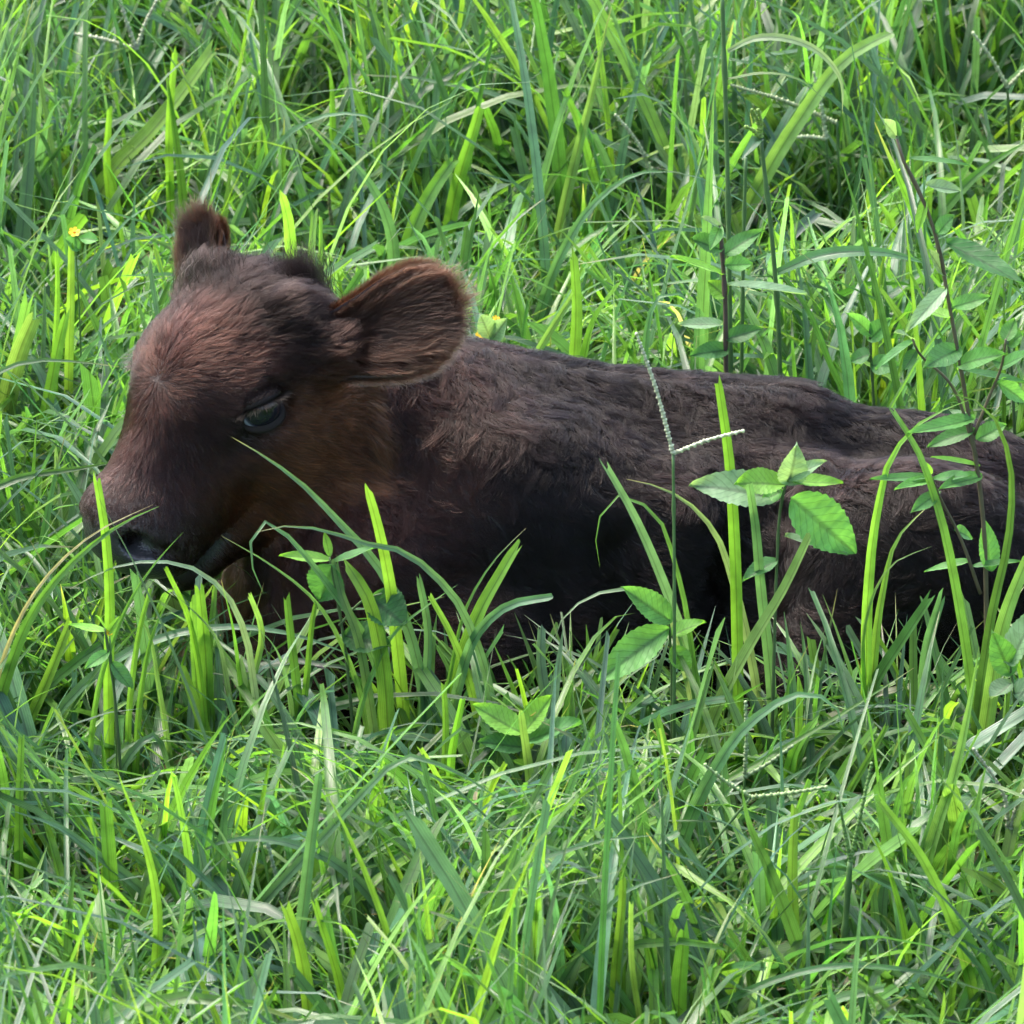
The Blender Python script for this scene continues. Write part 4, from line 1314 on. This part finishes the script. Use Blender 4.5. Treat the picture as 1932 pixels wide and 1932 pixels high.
grass_tuft("long bluish arch rising right beside the far ear", [([(128, 640), (150, 546), (211, 451), (261, 401), (326, 378)], 15, 0, 'B')], None, G4_)
grass_tuft("straight dark stem like blade crossing the upper left", [([(0, 450), (125, 262), (240, 75)], 9, 0, 'D')], None, G4_)
grass_tuft("dark thin blade slanting down to the far ear from the left edge", [([(330, 475), (306, 441), (150, 391), (0, 356)], 9, 0, 'D')], .5, G4_)
grass_tuft("tall slim pale blade pointing to the top edge, top centre", [([(1050, 470), (1070, 360), (1092, 265), (1118, 175), (1158, 10)], 20, 0, 'L')], None, G4_)
grass_tuft("smooth bluish arch bending right behind the calf's withers", [([(1010, 620), (1060, 478), (1125, 381), (1208, 326), (1290, 324)], 19, 0, 'B')], None, G4_)
grass_tuft("long broad blade sweeping up right in the upper right", [([(1382, 460), (1430, 360), (1500, 240), (1610, 100), (1680, 64)], 30, 1, 'L')], None, G4_)
grass_tuft("wide blade reaching up to the right edge, upper right", [([(1745, 450), (1786, 389), (1850, 325), (1945, 262)], 27, 0, 'G')], None, G4_)
grass_tuft("three cropped yellow green stubs just behind the poll", [([(548, 470), (540, 410), (528, 362)], 26, 1, 'Y'), ([(590, 530), (592, 460), (597, 400)], 17, 1, 'Y'), ([(604, 560), (606, 480), (607, 408)], 10, 1, 'Y')], .48, G4_)
grass_tuft("bright upright blades left of the far ear", [([(130, 700), (132, 560), (135, 456)], 17, 1, 'Y'), ([(105, 690), (108, 590), (103, 480)], 12, 1, 'Y')], .55, G4_)
grass_tuft("broad cropped leaning blade at the left edge beside the calf's forehead", [([(15, 740), (35, 670), (66, 594)], 40, 1, 'L'), ([(90, 740), (105, 670), (128, 595)], 24, 1, 'Y')], .5, G4_)
grass_tuft("yellow green blades rising behind the middle of the back", [([(1080, 690), (1085, 590), (1080, 480)], 26, 1, 'Y'), ([(1100, 690), (1125, 600), (1170, 535)], 20, 1, 'Y'), ([(1000, 690), (1040, 620), (1080, 560)], 16, 1, 'L')], .46, G4_)
grass_tuft("arching blue green blade falling to the right behind the withers", [([(1215, 720), (1222, 620), (1245, 560), (1290, 555), (1330, 600)], 18, 0, 'B')], .45, G4_)
grass_tuft("thick green blade leaning left behind the calf's loin", [([(1600, 760), (1565, 690), (1520, 590), (1470, 520)], 13, 1, 'D')], .45, G4_)
grass_tuft("long yellow blade bent over at the top, right of the tall stems", [([(1650, 760), (1655, 640), (1660, 500), (1680, 440)], 16, 0, 'Y')], .5, G4_)
grass_tuft("crowd of bright blades at the top right edge", [([(1870, 180), (1880, 80), (1905, -20)], 20, 0, 'Y'), ([(1820, 170), (1800, 80), (1790, -10)], 16, 0, 'Y'), ([(1740, 180), (1745, 90), (1735, -10)], 14, 0, 'L')], None, G4_)
grass_tuft("bent blue blade with a drooping tip, top centre left", [([(600, 200), (606, 130), (590, 108), (560, 140), (545, 185)], 14, 0, 'P')], None, G4_)
grass_tuft("dark upright blade near the top edge, left of centre", [([(628, 370), (626, 250), (618, 120), (606, 105)], 17, 0, 'G')], None, G4_)

# ------------------------------------------------------------------ seed stalks
seed_stalk("thin stalk forked into two pale spikes against the calf's flank", [(1272, 1330), (1272, 1050), (1270, 856)], [[(1270, 856), (1238, 735), (1200, 627)], [(1270, 856), (1330, 832), (1405, 812)]], -.23, tint=(.36, .40, .27), avoid=True, sw=7)
seed_stalk("stalk with two green spikes in a narrow V, lower right", [(1590, 1830), (1597, 1720), (1604, 1626)], [[(1604, 1626), (1592, 1560), (1580, 1500)], [(1604, 1626), (1625, 1530), (1645, 1438)]], None, tint=(.12, .22, .06), sw=14)
seed_stalk("seed stalk with one spike lying to the right, below the calf's belly", [(1290, 1690), (1340, 1600), (1417, 1504)], [[(1417, 1504), (1490, 1496), (1562, 1484)], [(1417, 1504), (1370, 1475), (1328, 1441)]], None, tint=(.22, .31, .13))
seed_stalk("upright beaded spike just above the flat lying spike", [(1400, 1560), (1405, 1466)], [[(1405, 1466), (1408, 1400), (1407, 1322)], [(1405, 1466), (1450, 1440), (1497, 1406)]], None, tint=(.24, .32, .17))
seed_stalk("pale spike hanging straight down near the bottom edge, right", [(1540, 1850), (1552, 1790), (1564, 1764)], [[(1564, 1764), (1571, 1830), (1574, 1902)]], None, tint=(.34, .36, .28))
seed_stalk("pale single spike in the lower left grass", [(545, 1760), (538, 1712)], [[(538, 1712), (515, 1630), (496, 1553)]], None, tint=(.32, .38, .28))
seed_stalk("whitish spike bent down at the right edge, lower half", [(1905, 1680), (1901, 1590)], [[(1901, 1590), (1897, 1510), (1836, 1411)], [(1901, 1590), (1915, 1530), (1932, 1490)]], None, tint=(.30, .32, .24))
seed_stalk("seed stalk with an upright and a level spike, upper right", [(1572, 420), (1562, 330), (1559, 262)], [[(1559, 262), (1548, 195), (1535, 135)], [(1559, 262), (1520, 258), (1482, 262)]], None, tint=(.34, .40, .24))
seed_stalk("long spike running left from its stalk, upper right", [(1585, 420), (1583, 330), (1579, 232)], [[(1579, 232), (1480, 190), (1377, 160)]], None, tint=(.27, .32, .17))
seed_stalk("forked spikes at the right edge near the top", [(1905, 300), (1901, 165)], [[(1901, 165), (1870, 110), (1834, 60)], [(1901, 165), (1920, 145), (1945, 120)]], None, tint=(.36, .41, .26))
seed_stalk("grey seed stalk with three spikes in the top left corner", [(330, 260), (290, 130), (258, 93)], [[(258, 93), (240, 45), (224, -6)], [(258, 93), (200, 75), (135, 63)], [(258, 93), (272, 50), (296, 0)]], None, tint=(.36, .39, .27))
seed_stalk("faint single spike standing in the upper middle", [(1245, 420), (1232, 330)], [[(1232, 330), (1200, 265), (1160, 215)]], None, tint=(.36, .41, .26))
seed_stalk("spike leaning left behind the calf's back, right of the big weed", [(1560, 660), (1530, 590)], [[(1530, 590), (1505, 565), (1490, 530)]], .5, tint=(.28, .30, .24))
seed_stalk("brownish stubby spike standing above the poll", [(632, 470), (628, 430)], [[(628, 430), (622, 390), (620, 352)]], None, tint=(.13, .15, .06))
# tall flowering stems behind the back
seed_stalk("tallest green stem, rising to the top edge behind the back", [(1378, 730), (1377, 598), (1372, 299), (1362, -20)], [], .46, tint=(.1, .18, .06), sw=10, leaf=[([(1373, 97), (1420, 74), (1480, 72), (1545, 98), (1585, 150), (1588, 215)], 14, 0, 'P'), ([(1373, 150), (1440, 140), (1520, 155), (1565, 190)], 9, 0, 'G')])
seed_stalk("dark stem with a level leaf and a small green head behind the back", [(1472, 730), (1470, 643), (1460, 489), (1435, 259)], [[(1435, 259), (1428, 225), (1418, 205)], [(1435, 259), (1436, 230), (1430, 205)], [(1435, 259), (1420, 245), (1405, 238)]], .46, tint=(.17, .28, .05), sw=10, leaf=[([(1467, 514), (1542, 484), (1667, 476), (1757, 503)], 23, 0, 'B'), ([(1435, 262), (1422, 270), (1405, 300)], 22, 0, 'B')])
seed_stalk("thin yellow stalk cut off at the top beside the tallest stem", [(1400, 640), (1403, 450), (1407, 298)], [], .5, tint=(.2, .3, .05), sw=8, leaf=[])

# ------------------------------------------------------------------ broad leaved weeds
weed("bright toothed weed with a big leaf hanging right, in front of the calf's flank", [[(1462, 1180), (1466, 1060), (1474, 950), (1488, 890)]],
     [((1472, 940), (1303, 905), 82, 'p', .75), ((1484, 915), (1388, 908), 62, 'y', .7), ((1478, 925), (1440, 945), 40, 'b', .6), ((1489, 908), (1506, 846), 60, 'p', .9), ((1489, 905), (1555, 866), 34, 'p', .5),
      ((1490, 908), (1592, 912), 34, 'y', .5), ((1490, 938), (1620, 1046), 100, 'b', .95), ((1480, 1012), (1600, 1046), 30, 'p', .3), ((1466, 1060), (1400, 1085), 40, 'g', .5)], -.22, avoid=True, depth=.02)
weed("low weed with two wide leaves below the calf's belly", [[(1268, 1330), (1266, 1240), (1262, 1165)]],
     [((1264, 1172), (1175, 1106), 58, 'b', .9), ((1264, 1185), (1120, 1280), 74, 'b', .9), ((1266, 1200), (1330, 1170), 40, 'y', .5), ((1268, 1220), (1300, 1270), 44, 'y', .6)], -.22, avoid=True, depth=.02)
weed("weed with rounded dark leaves below the calf's jaw", [[(655, 1260), (640, 1150), (622, 1052)], [(640, 1180), (690, 1130), (720, 1120)]],
     [((624, 1058), (527, 1042), 26, 'y', .6), ((622, 1050), (612, 1004), 18, 'y', .8), ((632, 1062), (600, 1135), 78, 'd', .95), ((700, 1128), (768, 1180), 84, 'd', .95), ((628, 1062), (708, 1032), 24, 'g', .4), ((650, 1200), (740, 1220), 70, 'd', .8)], -.21, avoid=True, depth=.02)
weed("yellowish scalloped low weed beneath the calf's chest", [[(1000, 1480), (990, 1420), (985, 1370)]],
     [((988, 1385), (890, 1330), 56, 'y', .8), ((988, 1385), (1040, 1310), 54, 'y', .8), ((992, 1400), (1100, 1360), 60, 'g', .7), ((990, 1410), (900, 1400), 48, 'd', .7)], -.30)
weed("tall woody weed with narrow leaves standing over the calf's rump", [[(1862, 1260), (1850, 930), (1835, 830), (1812, 690), (1790, 570), (1768, 455), (1740, 372), (1708, 312), (1690, 255)], [(1842, 860), (1790, 720), (1730, 660), (1722, 640)], [(1850, 1120), (1810, 1010), (1772, 935), (1755, 895)], [(1838, 820), (1870, 740), (1890, 690), (1898, 640)]],
     [((1690, 258), (1668, 225), 30, 'p'), ((1692, 255), (1697, 218), 20, 'g'), ((1715, 300), (1832, 302), 17, 'g', .3), ((1745, 350), (1814, 360), 32, 'p', .5), ((1750, 372), (1730, 440), 24, 'y'), ((1770, 440), (1800, 405), 34, 'g', .8), ((1785, 458), (1935, 530), 52, 'd', .6),
      ((1780, 520), (1752, 470), 28, 'p'), ((1785, 545), (1708, 622), 34, 'p', .6), ((1795, 580), (1868, 562), 34, 'b', .7), ((1795, 600), (1730, 580), 28, 'y'), ((1806, 660), (1745, 690), 52, 'g', .9), ((1812, 690), (1880, 660), 44, 'b', .8), ((1815, 700), (1935, 720), 26, 'd', .3),
      ((1725, 645), (1640, 690), 26, 'g', .5), ((1722, 645), (1700, 610), 22, 'p'), ((1730, 660), (1705, 700), 28, 'd', .6), ((1838, 790), (1708, 822), 36, 'b', .6), ((1838, 800), (1790, 770), 22, 'p', .5), ((1840, 812), (1748, 836), 34, 'g', .5), ((1842, 830), (1900, 800), 40, 'b', .8),
      ((1848, 880), (1760, 855), 16, 'y', .4), ((1850, 900), (1775, 915), 34, 'b', .8), ((1757, 905), (1688, 920), 26, 'b', .6), ((1757, 900), (1640, 905), 22, 'g', .4), ((1756, 898), (1742, 872), 18, 'y'), ((1760, 905), (1830, 893), 26, 'g', .5), ((1770, 930), (1720, 965), 30, 'g', .7),
      ((1868, 1075), (1862, 985), 42, 'b', .95), ((1800, 1000), (1838, 1015), 30, 'g', .7), ((1830, 1060), (1740, 1075), 22, 'b', .4), ((1835, 1070), (1925, 1055), 20, 'g', .4), ((1898, 645), (1915, 600), 34, 'b', .9), ((1893, 690), (1945, 665), 32, 'g', .7), ((1880, 720), (1940, 760), 40, 'b', .7)], -.20, avoid=True, stem_tint=(.10, .085, .05), sw=9, depth=.05)
weed("woody weed with pale narrow leaves just behind the calf's back", [[(1372, 760), (1370, 700), (1368, 560), (1362, 470), (1358, 425)]],
     [((1360, 470), (1298, 452), 44, 'd', .9), ((1366, 520), (1268, 478), 26, 'y', .4), ((1372, 540), (1525, 542), 34, 'p', .45), ((1364, 612), (1278, 614), 30, 'p', .6), ((1368, 480), (1440, 432), 40, 'g', .8), ((1366, 500), (1420, 500), 36, 'b', .8),
      ((1358, 430), (1325, 408), 26, 'p', .7), ((1358, 428), (1340, 470), 26, 'b', .7), ((1370, 560), (1335, 530), 40, 'y', .8), ((1370, 640), (1440, 620), 36, 'd', .7), ((1370, 660), (1300, 670), 40, 'd', .8)], .42, stem_tint=(.085, .06, .05), sw=11, depth=.04)
weed("large pale leaves of a weed at the right edge, below the rump", [[(1925, 1420), (1915, 1330), (1905, 1240)]],
     [((1908, 1250), (1960, 1140), 70, 'p', .7), ((1905, 1270), (1872, 1190), 56, 'b', .8), ((1908, 1290), (1868, 1320), 50, 'p', .5), ((1912, 1310), (1985, 1300), 60, 'p', .7)], -.30)
weed("small yellowish weed with an orange bud at the left, below the muzzle", [[(225, 1420), (215, 1300), (198, 1185)]],
     [((200, 1192), (128, 1180), 20, 'y', .6), ((200, 1190), (182, 1160), 15, 'y', .8), ((205, 1195), (222, 1165), 14, 'y', .8), ((208, 1250), (250, 1300), 34, 'g', .7), ((205, 1230), (160, 1260), 26, 'b', .7)], -.30)
weed("weed with wide bright leaves behind the calf, above the near ear", [[(950, 400), (945, 330), (940, 285)]],
     [((940, 290), (900, 265), 34, 'y', .8), ((940, 288), (965, 270), 40, 'y', .9), ((942, 300), (985, 300), 34, 'b', .7), ((943, 310), (905, 300), 34, 'y', .7)])
weed("dark leafy weed between the tall stems and the rump", [[(1650, 790), (1645, 700), (1640, 620)]],
     [((1642, 630), (1600, 590), 34, 'b', .8), ((1642, 640), (1680, 600), 40, 'g', .8), ((1644, 670), (1600, 680), 36, 'd', .8), ((1645, 690), (1700, 690), 44, 'g', .9)], .40)
weed("round leaved bright weed at the right edge, upper half", [[(1912, 760), (1908, 690), (1900, 640)]],
     [((1902, 650), (1890, 600), 36, 'y', .9), ((1902, 650), (1935, 630), 34, 'b', .8), ((1905, 690), (1870, 680), 32, 'b', .8)], .35)

# ------------------------------------------------------------------ yellow flowers
m_pet, nt, N, L, out = new_mat('petal')
at = N.new('ShaderNodeAttribute'); at.attribute_name = 'tint'
bs = N.new('ShaderNodeBsdfPrincipled'); bs.inputs['Roughness'].default_value = .55
L.new(at.outputs['Color'], bs.inputs['Base Color'])
tr = N.new('ShaderNodeBsdfTranslucent'); L.new(at.outputs['Color'], tr.inputs['Color'])
mx = N.new('ShaderNodeMixShader'); mx.inputs[0].default_value = .3
L.new(bs.outputs[0], mx.inputs[1]); L.new(tr.outputs[0], mx.inputs[2]); L.new(mx.outputs[0], out.inputs[0])
def flower(label, px, py, size, Y, stem_to, leaves=(), face=(0, -.75, .6)):
    C0 = P(px, py, Y); u = px_size(Y)
    Q = np.array([[P(stem_to[0], stem_to[1], Y)[0], Y + .01, -.005], P(stem_to[0], stem_to[1], Y), C0])
    root = empty('yellow_flower', (Q[0][0], Q[0][1], 0))
    tag(root, label, 'flower', 'small yellow flowers')
    tube(Q, 2.2 * u, 1.6 * u, 'stem', m_stem, root, (.09, .18, .05), n=16)
    note(np.array([C0 - [0, 0, .01], C0 + [0, 0, .005]]))
    n = unit(np.array(face)); x = unit(np.cross(n, [0, 0, 1.0])); y = np.cross(n, x)
    for k in range(6):
        a = k * math.pi / 3 + .2
        d = x * math.cos(a) + y * math.sin(a); e = np.cross(n, d)
        R = size * u
        V = []
        for i, (s, w) in enumerate(((.10, .10), (.45, .30), (.8, .34), (1.0, .16))):
            for j in (-1, 0, 1):
                V.append(C0 + d * R * s + e * R * w * j + n * R * (.22 * s * s - .05 * abs(j)))
        F = [(i * 3 + j, i * 3 + j + 1, i * 3 + j + 4, i * 3 + j + 3) for i in range(3) for j in range(2)]
        mesh_obj('petal', np.array(V) - np.array(root.location), F, m_pet, root, colors=np.tile([.80, .50, .015], (12, 1)))
    V = []; F = []
    for i in range(5):
        th = i / 4 * math.pi / 2
        for j in range(8):
            a = j * math.pi / 4
            V.append(C0 + size * u * .26 * (n * math.cos(th) + (x * math.cos(a) + y * math.sin(a)) * math.sin(th)))
    F = [(i * 8 + j, i * 8 + (j + 1) % 8, (i + 1) * 8 + (j + 1) % 8, (i + 1) * 8 + j) for i in range(4) for j in range(8)]
    mesh_obj('flower_centre', np.array(V) - np.array(root.location), F, m_pet, root, colors=np.tile([.75, .33, .01], (40, 1)))
    for b, t, w, tone, fc in leaves:
        B = P(b[0], b[1], Y); T = P(t[0], t[1], Y - .01)
        leaf_mesh(B, T, w * u, unit(unit(CAM - B) * fc + np.array([0, 0, .5])), .06, 7, LT[tone], root, shape=.5)
    return root
flower("open yellow flower with pale round leaves right behind the near ear", 910, 630, 13, .42, (918, 700), [((925, 640), (905, 590), 40, 'p', .9), ((930, 640), (955, 600), 40, 'p', .9), ((930, 660), (960, 640), 44, 'p', .9), ((905, 690), (880, 650), 40, 'y', .9), ((915, 690), (925, 650), 30, 'y', .9)])
flower("small yellow bud flower a little above the open one behind the ear", 936, 602, 8, .44, (940, 690), face=(.3, -.5, .8))
flower("yellow flower in the grass at the left edge, left of the far ear", 140, 438, 11, .55, (146, 520), [((150, 450), (185, 452), 26, 'b', .8), ((148, 470), (120, 450), 30, 'g', .8)], face=(.1, -.6, .8))
flower("orange bud flower of the yellowish weed below the muzzle", 206, 1193, 7, -.30, (214, 1290), face=(.4, -.6, .3))

# ------------------------------------------------------------------ flies
m_fly, nt, N, L, out = new_mat('fly_body')
at = N.new('ShaderNodeAttribute'); at.attribute_name = 'tint'
bs = N.new('ShaderNodeBsdfPrincipled'); bs.inputs['Roughness'].default_value = .35
L.new(at.outputs['Color'], bs.inputs['Base Color']); L.new(bs.outputs[0], out.inputs[0])
m_wing, nt, N, L, out = new_mat('fly_wing')
bs = N.new('ShaderNodeBsdfPrincipled'); bs.inputs['Base Color'].default_value = (.06, .055, .05, 1); bs.inputs['Roughness'].default_value = .6; bs.inputs['Specular IOR Level'].default_value = .1; bs.inputs['Alpha'].default_value = .55
L.new(bs.outputs[0], out.inputs[0])
def fly(label, px, py, Y, dirx, col, perch):
    c = P(px, py, Y)
    u = px_size(Y)
    x = unit(np.array([dirx, -.1, .25])); z = unit(np.array([0, -.4, 1.0]) - x * np.dot(x, [0, -.4, 1.0])); y = np.cross(z, x)
    root = empty('fly', tuple(c))
    tag(root, label, 'fly', 'flies sitting on the grass')
    V = []; F = []
    n1, n2 = 13, 8
    for i in range(n1):
        s = i / (n1 - 1)
        r = (.30 * math.sin(math.pi * min(1, s / .62)) ** .7 if s < .62 else 0) 
        r = max(r, .27 * math.sin(math.pi * np.clip((s - .45) / .38, 0, 1)) ** .7, .19 * math.sin(math.pi * np.clip((s - .78) / .22, 0, 1)) ** .6, .02)
        for j in range(n2):
            a = j * 2 * math.pi / n2
            V.append((x * (s - .5) + (y * math.cos(a) + z * math.sin(a)) * r * .62) * 18 * u)
    F = [(i * n2 + j, i * n2 + (j + 1) % n2, (i + 1) * n2 + (j + 1) % n2, (i + 1) * n2 + j) for i in range(n1 - 1) for j in range(n2)]
    mesh_obj('fly_body', V, F, m_fly, root, colors=np.tile(col, (len(V), 1)))
    for sg in (-1, 1):
        W_ = []
        for s, w in ((0, .05), (.3, .2), (.7, .26), (1.0, .1)):
            for j in (-1, 1):
                W_.append((x * (.1 - .75 * s) + y * sg * (.08 + .28 * s) + y * w * j * .5 + z * (.2 + .02 * s)) * 18 * u)
        mesh_obj('wing', W_, [(0, 1, 3, 2), (2, 3, 5, 4), (4, 5, 7, 6)], m_wing, root)
fly("dark fly on the knee bent blade in the lower left grass", 609, 1546, ground_Y(420, 1920) - .012, 1, (.02, .017, .015), None)
fly("pale fly sitting on a blade under the calf's neck", 603, 1258, -.29, -1, (.09, .075, .06), None)
fly("small dark fly low in the grass left of the bottom centre", 762, 1792, -1.0, 1, (.03, .028, .025), None)

# ------------------------------------------------------------------ and the grass they all stand in
grass_field()
